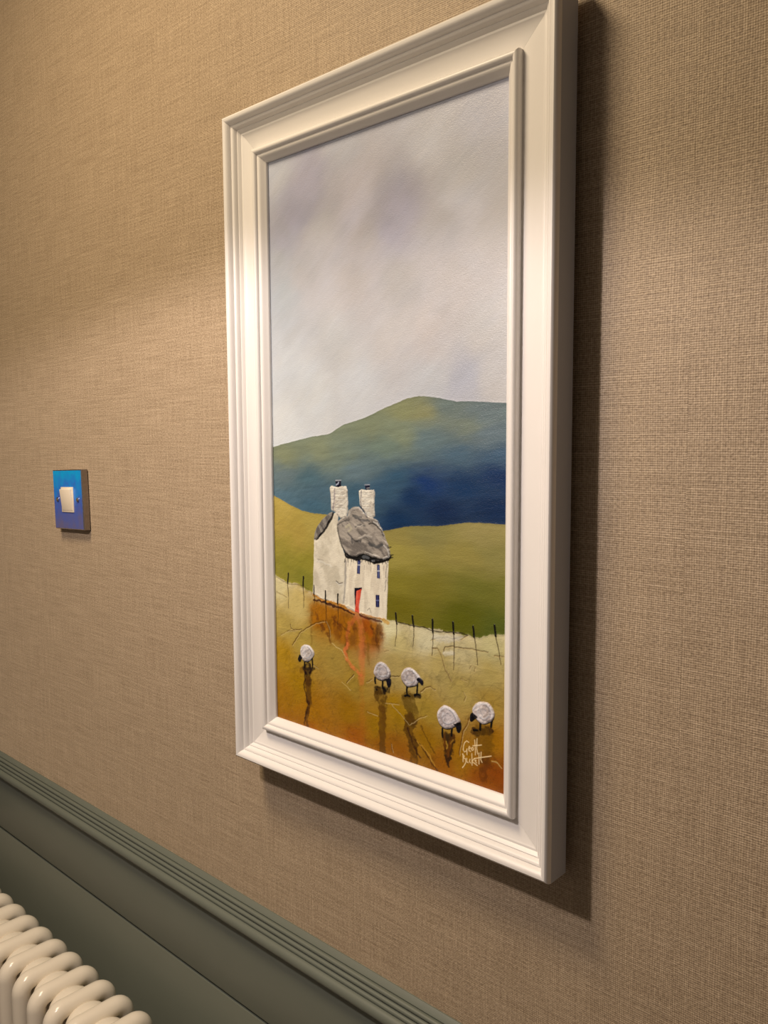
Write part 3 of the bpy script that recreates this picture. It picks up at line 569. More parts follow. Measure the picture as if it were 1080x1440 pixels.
('s',[(217.5,64.2),(219.3,55.7)],(0.705,0.578,0.281),{'w0': 0.8,'soft': 0.7,'alpha': 0.4,'jit': 0.5,'seed': 98,'raise_': 0.16}),
('s',[(109.5,120.1),(116.9,117.8)],(0.068,0.026,0.003),{'w0': 1.1,'soft': 0.7,'jit': 0.5,'seed': 100,'raise_': -0.16,'alpha': 0.7}),
('s',[(110.5,119.5),(117.9,117.1)],(0.643,0.527,0.253),{'w0': 0.8,'soft': 0.7,'alpha': 0.4,'jit': 0.5,'seed': 100,'raise_': 0.16}),
('s',[(333.1,169.2),(345.2,170.1)],(0.154,0.088,0.016),{'w0': 1.1,'soft': 0.7,'jit': 0.5,'seed': 102,'raise_': -0.16,'alpha': 0.6}),
('s',[(333.8,168.6),(345.8,169.6)],(0.663,0.543,0.261),{'w0': 0.8,'soft': 0.7,'alpha': 0.4,'jit': 0.5,'seed': 102,'raise_': 0.16}),
('b',[(278.0,162.7),(285.9,165.9),(292.1,165.1),(290.6,162.3),(281.2,160.0)],(0.678,0.665,0.528),{'soft': 3,'wob': 1,'seed': 61,'alpha': 0.8,'raise_': 0.12}),
('b',[(264.3,175.1),(284.3,179.6),(303.6,181.4),(292.1,173.9),(274.8,171.1)],(0.649,0.65,0.546),{'soft': 4,'wob': 1.5,'seed': 62,'alpha': 0.7,'raise_': 0.12}),
('b',[(113.9,250.8),(141.8,277.7),(149.2,278.6),(148.1,266.0),(151.8,250.9),(156.5,238.8),(159.4,231.4),(159.3,186.6),(147.9,189.3),(123.5,190.4),(111.0,194.7)],(0.685,0.661,0.55),{'soft': 0.8,'wob': 0.25,'raise_': 0.35,'col2': (0.531,0.505,0.406),'grain': (10,16,10),'seed': 71,'rnd': False,'var': 0.06,'label': 'painted_cottage_wall'}),
('b',[(156.6,240.2),(164.3,236.7),(190.8,235.8),(214.8,239.4),(211.8,182.3),(190.2,181.5),(171.3,183.3),(158.3,186.4),(158.9,231.3)],(0.755,0.723,0.598),{'soft': 0.8,'wob': 0.25,'raise_': 0.42,'col2': (0.627,0.589,0.483),'grain': (5,18,0),'seed': 72,'rnd': False,'var': 0.05,'label': 'painted_cottage_wall'}),
('s',[(158.9,231.3),(158.2,213.8),(156.5,201.7),(154.9,190.2)],(0.219,0.215,0.224),{'w0': 2.2,'soft': 2,'alpha': 0.65,'jit': 0.6,'seed': 73,'raise_': -0.12}),
('s',[(145.2,210.9),(149.2,208.9),(154.2,210.5)],(0.081,0.066,0.054),{'w0': 1.0,'alpha': 0.8,'raise_': -0.15,'jit': 0.3}),
('s',[(145.2,209.9),(149.2,207.9),(154.2,209.5)],(0.592,0.609,0.575),{'w0': 1.0,'alpha': 0.7,'raise_': 0.15,'jit': 0.3}),
('s',[(117.9,228.1),(127.2,227.5),(138.4,225.1)],(0.631,0.639,0.594),{'w0': 2,'alpha': 0.5,'raise_': 0.2,'jit': 0.8,'soft': 1.2}),
('s',[(117.9,230.2),(127.3,229.7)],(0.251,0.242,0.22),{'w0': 1.2,'alpha': 0.5,'jit': 0.6,'soft': 1}),
('s',[(211.3,219.8),(210.4,208.3)],(0.041,0.041,0.071),{'w0': 1,'alpha': 0.6,'jit': 0.5,'patchy': 0.5}),
('s',[(213.0,234.6),(211.5,221.8)],(0.057,0.059,0.09),{'w0': 1,'alpha': 0.6,'jit': 0.5,'patchy': 0.5}),
('s',[(187.5,187.7),(190.3,190.1),(192.1,186.2)],(0.168,0.146,0.121),{'w0': 0.9,'alpha': 0.6}),
('s',[(162.3,231.7),(161.8,227.4)],(0.258,0.24,0.217),{'w0': 1,'alpha': 0.5,'patchy': 0.4,'seed': 490}),
('s',[(166.2,232.7),(165.6,228.5)],(0.258,0.24,0.217),{'w0': 1,'alpha': 0.5,'patchy': 0.4,'seed': 494}),
('s',[(184.2,230.4),(183.7,226.2)],(0.262,0.244,0.221),{'w0': 1,'alpha': 0.5,'patchy': 0.4,'seed': 513}),
('s',[(192.6,229.9),(192.1,225.7)],(0.264,0.246,0.223),{'w0': 1,'alpha': 0.5,'patchy': 0.4,'seed': 522}),
('s',[(208.9,232.2),(208.5,228.1)],(0.266,0.248,0.224),{'w0': 1,'alpha': 0.5,'patchy': 0.4,'seed': 540}),
('b',[(113.3,250.0),(115.3,258.8),(124.9,270.1),(140.3,279.8),(141.9,276.8),(135.1,266.5),(124.6,255.1),(116.2,249.5)],(0.218,0.209,0.187),{'soft': 0.8,'wob': 0.3,'raise_': 0.6,'col2': (0.107,0.101,0.096),'grain': (3,12,35),'seed': 75,'label': 'painted_thatched_roof'}),
('s',[(141.7,277.4),(139.2,271.7),(133.0,263.6),(124.6,255.1),(117.3,249.9)],(0.003,0.003,0.003),{'w0': 2.6,'w1': 1.8,'soft': 0.8,'alpha': 0.95,'jit': 0.4}),
('b',[(155.6,241.5),(159.4,235.5),(165.2,234.4),(174.8,234.2),(181.4,235.6),(190.8,234.4),(197.2,233.0),(209.0,234.9),(217.0,239.0),(219.2,243.8),(215.2,242.1),(207.2,240.0),(196.3,241.7),(185.3,243.4),(178.7,242.8),(172.0,239.5),(164.3,240.2)],(0.003,0.003,0.003),{'soft': 0.9,'wob': 0.7,'raise_': 0.4,'seed': 76,'label': 'painted_thatched_roof'}),
('b',[(179.6,238.1),(184.3,240.6),(189.9,239.8),(191.7,237.2),(183.3,236.4)],(0.088,0.098,0.109),{'soft': 1.5,'wob': 0.5,'seed': 77,'alpha': 0.8}),
('b',[(192.6,236.0),(196.3,237.3),(199.0,235.9),(195.4,234.5)],(0.154,0.174,0.195),{'soft': 1.2,'wob': 0.4,'seed': 78,'alpha': 0.8}),
('b',[(147.5,263.8),(148.1,270.2),(152.1,272.8),(161.9,275.5),(162.5,281.7),(170.2,285.6),(178.2,285.6),(183.8,280.5),(192.5,276.3),(200.3,275.5),(205.6,267.8),(210.0,260.9),(217.0,248.2),(216.1,240.2),(207.2,238.4),(196.3,239.3),(185.3,242.0),(178.7,240.4),(172.0,237.0),(164.9,238.4),(156.6,241.1),(151.8,250.9)],(0.324,0.301,0.266),{'soft': 0.9,'wob': 0.5,'raise_': 0.85,'col2': (0.14,0.13,0.119),'grain': (13,5,-28),'seed': 79,'var': 0.14,'label': 'painted_thatched_roof'}),
('s',[(147.6,263.9),(150.8,252.9),(154.7,244.9),(158.5,239.6)],(0.003,0.003,0.004),{'w0': 2.2,'soft': 1,'alpha': 0.75,'jit': 0.6,'seed': 474,'raise_': -0.15}),
('s',[(190.6,270.2),(195.7,271.5),(200.2,269.5),(205.6,265.8),(209.1,260.8)],(0.003,0.003,0.003),{'w0': 1.6,'soft': 1,'alpha': 0.75,'jit': 0.6,'seed': 519,'raise_': -0.15}),
('s',[(149.1,267.4),(156.0,270.7),(164.8,272.6)],(0.057,0.059,0.06),{'w0': 1.6,'soft': 1,'alpha': 0.75,'jit': 0.6,'seed': 476,'raise_': -0.15}),
('s',[(168.4,255.0),(173.1,252.6),(179.8,253.8)],(0.012,0.013,0.016),{'w0': 2.0,'soft': 1,'alpha': 0.75,'jit': 0.6,'seed': 496,'raise_': -0.15}),
('s',[(162.7,259.4),(167.4,255.6),(168.3,250.9)],(0.059,0.061,0.068),{'w0': 2,'soft': 1,'alpha': 0.75,'jit': 0.6,'seed': 490,'raise_': -0.15}),
('s',[(172.3,266.2),(179.9,268.8),(185.5,268.5)],(0.07,0.073,0.076),{'w0': 1.4,'soft': 1,'alpha': 0.75,'jit': 0.6,'seed': 500,'raise_': -0.15}),
('s',[(191.8,251.4),(200.1,249.4),(207.3,252.0)],(0.05,0.056,0.061),{'w0': 3,'soft': 1,'alpha': 0.75,'jit': 0.6,'seed': 521,'raise_': -0.15}),
('s',[(172.4,274.4),(182.8,273.7),(191.1,272.9)],(0.065,0.068,0.075),{'w0': 2,'soft': 1,'alpha': 0.75,'jit': 0.6,'seed': 500,'raise_': -0.15}),
('s',[(169.6,277.0),(181.0,276.3)],(0.089,0.095,0.094),{'w0': 2,'soft': 1,'alpha': 0.75,'jit': 0.6,'seed': 497,'raise_': -0.15}),
('s',[(159.8,265.4),(164.7,267.8),(167.5,263.8),(163.7,261.5)],(0.422,0.404,0.304),{'w0': 2.4,'soft': 1,'alpha': 0.8,'jit': 0.5,'seed': 741,'raise_': 0.25}),
('s',[(210.0,251.6),(215.3,246.7),(215.7,242.1),(209.0,239.5)],(0.487,0.494,0.482),{'w0': 1.3,'soft': 1,'alpha': 0.8,'jit': 0.5,'seed': 767,'raise_': 0.25}),
('s',[(196.6,272.2),(201.1,270.9),(206.5,266.6)],(0.485,0.494,0.471),{'w0': 1.2,'soft': 1,'alpha': 0.8,'jit': 0.5,'seed': 734,'raise_': 0.25}),
('s',[(172.4,267.9),(179.0,266.7),(182.7,268.3)],(0.394,0.374,0.336),{'w0': 1.2,'soft': 1,'alpha': 0.8,'jit': 0.5,'seed': 738,'raise_': 0.25}),
('s',[(156.6,246.4),(165.3,238.9)],(0.366,0.344,0.315),{'w0': 1.3,'soft': 1,'alpha': 0.8,'jit': 0.5,'seed': 768,'raise_': 0.25}),
('s',[(186.2,243.5),(194.5,241.5),(204.5,240.4)],(0.428,0.419,0.391),{'w0': 1.3,'soft': 1,'alpha': 0.8,'jit': 0.5,'seed': 776,'raise_': 0.25}),
('s',[(177.0,255.6),(186.4,259.1),(194.7,258.4)],(0.403,0.383,0.345),{'w0': 2,'soft': 1,'alpha': 0.8,'jit': 0.5,'seed': 757,'raise_': 0.25}),
('s',[(161.9,274.5),(168.7,283.1),(175.4,284.8)],(0.343,0.332,0.305),{'w0': 2,'soft': 1,'alpha': 0.8,'jit': 0.5,'seed': 728,'raise_': 0.25}),
('s',[(158.4,234.8),(157.6,230.8)],(0.003,0.003,0.003),{'w0': 1,'alpha': 0.7,'jit': 0.4,'seed': 486}),
('s',[(162.3,235.1),(162.5,231.3)],(0.003,0.003,0.003),{'w0': 1,'alpha': 0.7,'jit': 0.4,'seed': 490}),
('s',[(166.2,235.5),(167.3,231.8)],(0.003,0.003,0.003),{'w0': 1,'alpha': 0.7,'jit': 0.4,'seed': 494}),
('s',[(170.1,235.9),(169.3,232.0)],(0.003,0.003,0.003),{'w0': 1,'alpha': 0.7,'jit': 0.4,'seed': 498}),
('s',[(173.9,236.2),(174.0,232.4)],(0.003,0.003,0.003),{'w0': 1,'alpha': 0.7,'jit': 0.4,'seed': 502}),
('s',[(177.7,236.6),(178.8,232.9)],(0.003,0.003,0.003),{'w0': 1,'alpha': 0.7,'jit': 0.4,'seed': 506}),
('s',[(181.5,236.9),(180.7,233.1)],(0.003,0.003,0.003),{'w0': 1,'alpha': 0.7,'jit': 0.4,'seed': 510}),
('s',[(185.2,237.3),(185.4,233.6)],(0.003,0.003,0.003),{'w0': 1,'alpha': 0.7,'jit': 0.4,'seed': 514}),
('s',[(188.9,235.6),(190.0,232.3)],(0.003,0.003,0.003),{'w0': 1,'alpha': 0.7,'jit': 0.4,'seed': 518}),
('s',[(192.6,236.0),(191.8,232.5)],(0.003,0.003,0.003),{'w0': 1,'alpha': 0.7,'jit': 0.4,'seed': 522}),
('s',[(196.3,236.3),(196.4,232.9)],(0.003,0.003,0.003),{'w0': 1,'alpha': 0.7,'jit': 0.4,'seed': 526}),
('s',[(199.9,236.7),(201.0,233.4)],(0.003,0.003,0.003),{'w0': 1,'alpha': 0.7,'jit': 0.4,'seed': 530}),
('s',[(203.6,237.0),(202.8,233.6)],(0.003,0.003,0.003),{'w0': 1,'alpha': 0.7,'jit': 0.4,'seed': 534}),
('s',[(207.2,237.3),(207.3,234.0)],(0.003,0.003,0.003),{'w0': 1,'alpha': 0.7,'jit': 0.4,'seed': 538}),
('s',[(210.8,237.7),(211.8,234.5)],(0.003,0.003,0.003),{'w0': 1,'alpha': 0.7,'jit': 0.4,'seed': 542}),
('s',[(214.3,240.0),(213.6,236.3)],(0.003,0.003,0.003),{'w0': 1,'alpha': 0.7,'jit': 0.4,'seed': 546}),
('s',[(217.0,242.9),(220.5,243.9)],(0.003,0.003,0.003),{'w0': 1.1,'alpha': 0.8,'jit': 0.4}),
('s',[(217.0,240.3),(220.5,241.3)],(0.003,0.003,0.003),{'w0': 1.1,'alpha': 0.8,'jit': 0.4}),
('s',[(214.4,250.0),(217.9,250.9)],(0.003,0.003,0.003),{'w0': 1.1,'alpha': 0.8,'jit': 0.4}),
('b',[(137.5,302.4),(139.7,304.6),(144.7,303.7),(153.6,304.4),(160.4,304.9),(162.2,300.6),(162.6,283.4),(160.5,275.1),(153.1,272.9),(149.2,275.8),(143.3,279.6),(139.1,280.5),(138.6,296.2)],(0.606,0.602,0.533),{'soft': 0.8,'wob': 0.35,'raise_': 0.8,'col2': (0.457,0.432,0.375),'grain': (5,3,10),'seed': 463,'rnd': False,'var': 0.1,'label': 'painted_chimney#1'}),
('s',[(146.6,301.3),(152.5,300.9),(159.4,301.8)],(0.259,0.245,0.209),{'w0': 0.9,'alpha': 0.55,'jit': 0.6,'seed': 471,'raise_': -0.15,'patchy': 0.4}),
('s',[(147.6,300.3),(157.4,300.5)],(0.62,0.645,0.606),{'w0': 1.2,'alpha': 0.5,'jit': 0.6,'seed': 3,'raise_': 0.2,'patchy': 0.4}),
('s',[(146.6,296.8),(152.5,296.4),(159.3,297.4)],(0.262,0.248,0.212),{'w0': 0.9,'alpha': 0.55,'jit': 0.6,'seed': 472,'raise_': -0.15,'patchy': 0.4}),
('s',[(147.5,295.8),(157.3,296.0)],(0.626,0.651,0.612),{'w0': 1.2,'alpha': 0.5,'jit': 0.6,'seed': 4,'raise_': 0.2,'patchy': 0.4}),
('s',[(146.5,292.3),(152.4,291.9),(159.2,292.9)],(0.264,0.25,0.214),{'w0': 0.9,'alpha': 0.55,'jit': 0.6,'seed': 473,'raise_': -0.15,'patchy': 0.4}),
('s',[(147.5,291.3),(157.3,291.6)],(0.631,0.657,0.618),{'w0': 1.2,'alpha': 0.5,'jit': 0.6,'seed': 5,'raise_': 0.2,'patchy': 0.4}),
('s',[(146.4,287.8),(152.3,287.4),(159.2,288.4)],(0.267,0.253,0.216),{'w0': 0.9,'alpha': 0.55,'jit': 0.6,'seed': 474,'raise_': -0.15,'patchy': 0.4}),
('s',[(147.4,286.7),(157.2,287.1)],(0.637,0.663,0.624),{'w0': 1.2,'alpha': 0.5,'jit': 0.6,'seed': 6,'raise_': 0.2,'patchy': 0.4}),
('s',[(146.3,283.3),(152.3,282.9),(159.1,284.0)],(0.27,0.255,0.218),{'w0': 0.9,'alpha': 0.55,'jit': 0.6,'seed': 475,'raise_': -0.15,'patchy': 0.4}),
('s',[(147.3,282.2),(157.2,282.6)],(0.643,0.669,0.63),{'w0': 1.2,'alpha': 0.5,'jit': 0.6,'seed': 7,'raise_': 0.2,'patchy': 0.4}),
('s',[(145.1,302.0),(144.5,292.9),(142.3,281.7)],(0.191,0.168,0.204),{'w0': 1.8,'soft': 1.2,'alpha': 0.7,'jit': 0.4,'raise_': -0.15}),
('s',[(138.8,298.3),(138.9,287.1)],(0.106,0.098,0.139),{'w0': 1,'alpha': 0.6,'jit': 0.3}),
('b',[(177.3,301.1),(180.3,302.6),(187.7,302.2),(196.9,302.9),(198.0,300.6),(197.1,284.6),(198.0,278.0),(194.8,276.5),(189.3,277.1),(183.8,282.5),(178.7,287.0),(177.8,291.7)],(0.626,0.621,0.551),{'soft': 0.8,'wob': 0.35,'raise_': 0.8,'col2': (0.472,0.446,0.388),'grain': (5,3,10),'seed': 504,'rnd': False,'var': 0.1,'label': 'painted_chimney#2'}),
('s',[(182.1,299.3),(187.7,298.9),(194.1,299.8)],(0.269,0.254,0.217),{'w0': 0.9,'alpha': 0.55,'jit': 0.6,'seed': 508,'raise_': -0.15,'patchy': 0.4}),
('s',[(183.1,298.3),(192.3,298.5)],(0.641,0.666,0.626),{'w0': 1.2,'alpha': 0.5,'jit': 0.6,'seed': 3,'raise_': 0.2,'patchy': 0.4}),
('s',[(182.1,294.9),(187.7,294.5),(194.1,295.5)],(0.271,0.256,0.219),{'w0': 0.9,'alpha': 0.55,'jit': 0.6,'seed': 509,'raise_': -0.15,'patchy': 0.4}),
('s',[(183.0,293.9),(192.3,294.2)],(0.646,0.672,0.632),{'w0': 1.2,'alpha': 0.5,'jit': 0.6,'seed': 4,'raise_': 0.2,'patchy': 0.4}),
('s',[(182.0,290.5),(187.6,290.1),(194.1,291.1)],(0.273,0.259,0.221),{'w0': 0.9,'alpha': 0.55,'jit': 0.6,'seed': 510,'raise_': -0.15,'patchy': 0.4}),
('s',[(183.0,289.5),(192.2,289.8)],(0.652,0.678,0.638),{'w0': 1.2,'alpha': 0.5,'jit': 0.6,'seed': 5,'raise_': 0.2,'patchy': 0.4}),
('s',[(182.0,286.2),(187.6,285.8),(194.0,286.8)],(0.276,0.261,0.223),{'w0': 0.9,'alpha': 0.55,'jit': 0.6,'seed': 511,'raise_': -0.15,'patchy': 0.4}),
('s',[(182.9,285.1),(192.2,285.5)],(0.658,0.684,0.644),{'w0': 1.2,'alpha': 0.5,'jit': 0.6,'seed': 6,'raise_': 0.2,'patchy': 0.4}),
('s',[(181.9,281.8),(187.5,281.4),(194.0,282.4)],(0.278,0.263,0.225),{'w0': 0.9,'alpha': 0.55,'jit': 0.6,'seed': 512,'raise_': -0.15,'patchy': 0.4}),
('s',[(182.9,280.7),(192.1,281.1)],(0.663,0.69,0.65),{'w0': 1.2,'alpha': 0.5,'jit': 0.6,'seed': 7,'raise_': 0.2,'patchy': 0.4}),
('s',[(180.8,301.3),(180.2,293.2),(180.6,285.7)],(0.136,0.129,0.151),{'w0': 1.6,'soft': 1,'alpha': 0.75,'jit': 0.4,'raise_': -0.15}),
('s',[(179.2,285.7),(184.7,280.6),(188.4,276.8)],(0.034,0.034,0.044),{'w0': 1.6,'alpha': 0.7,'jit': 0.5}),
('b',[(145.6,310.0),(153.5,310.5),(153.6,304.4),(149.6,303.4),(145.7,303.7)],(0.003,0.003,0.015),{'soft': 0.7,'wob': 0.15,'raise_': 0.5,'seed': 81,'rnd': False,'label': 'painted_chimney_pot#1'}),
('s',[(145.8,309.9),(153.3,310.3)],(0.273,0.307,0.36),{'w0': 1.2,'alpha': 0.9}),
('s',[(146.7,305.5),(149.7,307.0),(150.2,308.0)],(0.329,0.376,0.49),{'w0': 1.6,'alpha': 0.9}),
('b',[(185.0,307.1),(191.5,307.5),(191.4,302.8),(185.9,302.5)],(0.003,0.004,0.024),{'soft': 0.7,'wob': 0.15,'raise_': 0.5,'seed': 82,'rnd': False,'label': 'painted_chimney_pot#2'}),
('s',[(185.0,306.9),(191.3,307.3)],(0.227,0.266,0.332),{'w0': 1.1,'alpha': 0.9}),
('s',[(187.8,303.8),(191.0,304.2)],(0.266,0.277,0.304),{'w0': 1.1,'alpha': 0.8}),
('b',[(175.0,234.3),(179.0,234.4),(178.1,221.5),(174.3,221.5)],(0.005,0.012,0.098),{'soft': 0.7,'wob': 0.1,'raise_': -0.1,'seed': 85,'rnd': False,'label': 'painted_window#0'}),
('s',[(176.7,233.0),(176.5,222.7)],(0.18,0.227,0.444),{'w0': 0.8,'soft': 0.5,'alpha': 0.75}),
('s',[(175.4,229.9),(178.7,230.2)],(0.539,0.585,0.657),{'w0': 1.0,'soft': 0.6,'alpha': 0.9}),
('b',[(200.6,232.7),(203.8,232.8),(204.2,219.8),(200.3,219.9)],(0.006,0.013,0.101),{'soft': 0.7,'wob': 0.1,'raise_': -0.1,'seed': 86,'rnd': False,'label': 'painted_window#1'}),
('s',[(202.3,231.5),(202.2,220.9)],(0.184,0.232,0.453),{'w0': 0.8,'soft': 0.5,'alpha': 0.75}),
('s',[(201.0,226.8),(203.5,227.1)],(0.551,0.599,0.671),{'w0': 1.0,'soft': 0.6,'alpha': 0.9}),
('b',[(198.6,204.0),(203.2,204.2),(203.0,192.4),(198.6,192.2)],(0.003,0.003,0.059),{'soft': 0.7,'wob': 0.1,'raise_': -0.1,'seed': 87,'rnd': False,'label': 'painted_window#2'}),
('s',[(200.9,202.9),(200.8,193.4)],(0.087,0.113,0.285),{'w0': 0.8,'soft': 0.5,'alpha': 0.75}),
('s',[(199.0,198.6),(202.9,199.1)],(0.134,0.164,0.35),{'w0': 1.0,'soft': 0.6,'alpha': 0.9}),
('b',[(170.7,207.2),(180.8,208.8),(180.2,206.3),(174.5,204.6),(173.0,199.5),(172.2,186.9),(171.0,189.6)],(0.003,0.003,0.014),{'soft': 0.7,'wob': 0.25,'seed': 88,'rnd': False}),
('b',[(173.3,204.4),(180.2,207.5),(178.2,197.4),(176.2,189.6),(176.9,182.4),(170.6,181.8),(172.0,192.5)],(0.704,0.124,0.077),{'soft': 0.8,'wob': 0.2,'raise_': 0.2,'col2': (0.58,0.053,0.023),'grain': (3,9,0),'seed': 89,'rnd': False,'label': 'painted_door'}),
('s',[(112.0,192.6),(118.3,191.2),(127.6,188.8),(141.9,188.5),(155.8,186.8),(159.7,184.5)],(0.508,0.228,0.029),{'w0': 2.6,'alpha': 0.85,'jit': 0.8,'seed': 91,'raise_': 0.25,'soft': 1}),
('s',[(112.9,188.0),(123.4,187.9),(133.7,186.7),(147.9,185.0),(159.7,183.5),(169.4,181.0)],(0.034,0.003,0.003),{'w0': 2.3,'alpha': 0.9,'jit': 0.8,'seed': 92,'soft': 0.8,'raise_': 0.1}),
('s',[(163.6,184.4),(171.3,182.6),(177.1,182.1)],(0.59,0.237,0.059),{'w0': 2.2,'alpha': 0.8,'jit': 0.6,'seed': 93,'raise_': 0.2}),
('s',[(177.1,181.7),(184.6,180.4),(194.9,179.8),(205.8,179.4)],(0.059,0.003,0.003),{'w0': 2.2,'alpha': 0.85,'jit': 0.8,'seed': 94,'soft': 0.8}),
('s',[(179.0,183.7),(190.2,182.2),(206.7,181.5)],(0.56,0.25,0.043),{'w0': 1.6,'alpha': 0.8,'jit': 0.6,'seed': 95,'raise_': 0.2}),
('s',[(208.6,181.8),(213.0,179.1)],(0.611,0.355,0.053),{'w0': 4,'alpha': 0.8,'jit': 0.8,'seed': 96,'soft': 1.5,'raise_': 0.2}),
('s',[(141.6,171.3),(151.6,167.1),(162.4,163.1)],(0.089,0.015,0.003),{'w0': 2,'alpha': 0.5,'jit': 1.5,'seed': 97,'soft': 1.5}),
('s',[(192.0,173.2),(193.8,170.7)],(0.082,0.016,0.003),{'w0': 2.5,'alpha': 0.6,'jit': 1.2,'seed': 98,'soft': 1.5}),
('s',[(72.6,200.5),(73.4,187.4),(72.9,174.1)],(0.026,0.008,0.003),{'w0': 1.15,'w1': 0.7,'soft': 0.7,'alpha': 0.85,'jit': 0.35,'seed': 200}),
('s',[(73.9,211.1),(72.6,200.5)],(0.003,0.003,0.003),{'w0': 2.0,'soft': 0.6,'alpha': 1,'raise_': 0.35,'jit': 0.2,'seed': 220,'label': 'painted_fence_post#0'}),
('s',[(96.6,199.9),(97.3,188.7),(96.6,177.4)],(0.027,0.008,0.003),{'w0': 1.15,'w1': 0.7,'soft': 0.7,'alpha': 0.85,'jit': 0.35,'seed': 201}),
('s',[(97.3,209.9),(96.6,199.9)],(0.003,0.003,0.003),{'w0': 2.0,'soft': 0.6,'alpha': 1,'raise_': 0.35,'jit': 0.2,'seed': 221,'label': 'painted_fence_post#1'}),
('s',[(113.1,193.5),(113.6,189.2),(112.9,184.7)],(0.027,0.008,0.003),{'w0': 1.15,'w1': 0.7,'soft': 0.7,'alpha': 0.85,'jit': 0.35,'seed': 202}),
('s',[(113.0,202.9),(113.1,193.5)],(0.003,0.003,0.003),{'w0': 1.5,'soft': 0.6,'alpha': 1,'raise_': 0.35,'jit': 0.2,'seed': 222,'label': 'painted_fence_post#2'}),
('s',[(130.0,186.9),(130.4,176.5),(129.5,165.9)],(0.029,0.009,0.003),{'w0': 1.15,'w1': 0.7,'soft': 0.7,'alpha': 0.85,'jit': 0.35,'seed': 203}),
('s',[(130.0,199.2),(130.0,186.9)],(0.003,0.003,0.003),{'w0': 2.0,'soft': 0.6,'alpha': 1,'raise_': 0.35,'jit': 0.2,'seed': 223,'label': 'painted_fence_post#3'}),
('s',[(147.3,189.2),(147.3,178.2),(146.2,167.0)],(0.029,0.009,0.003),{'w0': 1.15,'w1': 0.7,'soft': 0.7,'alpha': 0.85,'jit': 0.35,'seed': 204}),
('s',[(147.8,198.2),(147.3,189.2)],(0.003,0.003,0.003),{'w0': 2.0,'soft': 0.6,'alpha': 1,'raise_': 0.35,'jit': 0.2,'seed': 224,'label': 'painted_fence_post#4'}),
('s',[(224.5,180.1),(224.0,169.4),(222.3,158.4)],(0.033,0.011,0.003),{'w0': 1.15,'w1': 0.7,'soft': 0.7,'alpha': 0.85,'jit': 0.35,'seed': 205}),
('s',[(223.3,189.9),(224.5,180.1)],(0.003,0.003,0.003),{'w0': 2.0,'soft': 0.6,'alpha': 1,'raise_': 0.35,'jit': 0.2,'seed': 225,'label': 'painted_fence_post#5'}),
('s',[(245.2,180.9),(245.1,171.6),(243.9,162.0)],(0.033,0.012,0.003),{'w0': 1.15,'w1': 0.7,'soft': 0.7,'alpha': 0.85,'jit': 0.35,'seed': 206}),
('s',[(243.5,190.2),(245.2,180.9)],(0.003,0.003,0.003),{'w0': 2.0,'soft': 0.6,'alpha': 1,'raise_': 0.35,'jit': 0.2,'seed': 226,'label': 'painted_fence_post#6'}),
('s',[(267.5,178.8),(267.3,168.2),(266.1,157.4)],(0.034,0.012,0.003),{'w0': 1.15,'w1': 0.7,'soft': 0.7,'alpha': 0.85,'jit': 0.35,'seed': 207}),
('s',[(267.0,190.3),(267.5,178.8)],(0.003,0.003,0.003),{'w0': 2.0,'soft': 0.6,'alpha': 1,'raise_': 0.35,'jit': 0.2,'seed': 227,'label': 'painted_fence_post#7'}),
('s',[(290.6,181.2),(291.1,165.2),(290.6,149.1)],(0.035,0.013,0.003),{'w0': 1.15,'w1': 0.7,'soft': 0.7,'alpha': 0.85,'jit': 0.35,'seed': 208}),
('s',[(289.8,191.1),(290.6,181.2)],(0.003,0.003,0.003),{'w0': 2.0,'soft': 0.6,'alpha': 1,'raise_': 0.35,'jit': 0.2,'seed': 228,'label': 'painted_fence_post#8'}),
('s',[(312.6,181.9),(314.9,170.1),(316.3,158.2)],(0.035,0.013,0.003),{'w0': 1.15,'w1': 0.7,'soft': 0.7,'alpha': 0.85,'jit': 0.35,'seed': 209}),
('s',[(311.4,190.6),(312.6,181.9)],(0.003,0.003,0.003),{'w0': 2.0,'soft': 0.6,'alpha': 1,'raise_': 0.35,'jit': 0.2,'seed': 229,'label': 'painted_fence_post#9'}),
('s',[(334.6,186.3),(337.7,174.5),(340.0,162.6)],(0.035,0.013,0.003),{'w0': 1.15,'w1': 0.7,'soft': 0.7,'alpha': 0.85,'jit': 0.35,'seed': 210}),
('s',[(333.3,194.9),(334.6,186.3)],(0.003,0.003,0.003),{'w0': 2.0,'soft': 0.6,'alpha': 1,'raise_': 0.35,'jit': 0.2,'seed': 230,'label': 'painted_fence_post#10'}),
('s',[(226.3,181.7),(239.3,181.3),(246.0,181.0),(256.1,181.9),(267.5,180.1),(278.0,180.8),(288.2,182.1),(299.8,182.6),(305.9,182.4)],(0.013,0.004,0.003),{'w0': 1.0,'soft': 0.6,'alpha': 0.85,'jit': 0.5,'seed': 240}),
('s',[(53.5,205.1),(69.4,200.1),(95.0,200.8),(106.7,197.1)],(0.088,0.065,0.018),{'w0': 0.8,'soft': 0.7,'alpha': 0.6,'jit': 0.5,'seed': 241}),
('b',[(90.5,128.9),(92.2,134.5),(96.1,138.0),(102.7,138.8),(108.0,137.2),(111.8,133.4),(112.2,130.5),(110.0,127.2),(105.0,122.6),(100.6,120.5),(94.0,121.8)],(0.003,0.003,0.003),{'soft': 0.9,'wob': 0.2,'raise_': 0.2,'seed': 301,'label': 'painted_sheep#1'}),
('s',[(97.0,121.5),(96.4,115.1)],(0.003,0.003,0.003),{'w0': 2.3,'w1': 2.0,'soft': 0.7,'raise_': 0.2,'jit': 0.25,'seed': 311,'label': 'painted_sheep#1'}),
('s',[(108.8,126.6),(108.9,117.0)],(0.003,0.003,0.003),{'w0': 2.3,'w1': 2.0,'soft': 0.7,'raise_': 0.2,'jit': 0.25,'seed': 311,'label': 'painted_sheep#1'}),
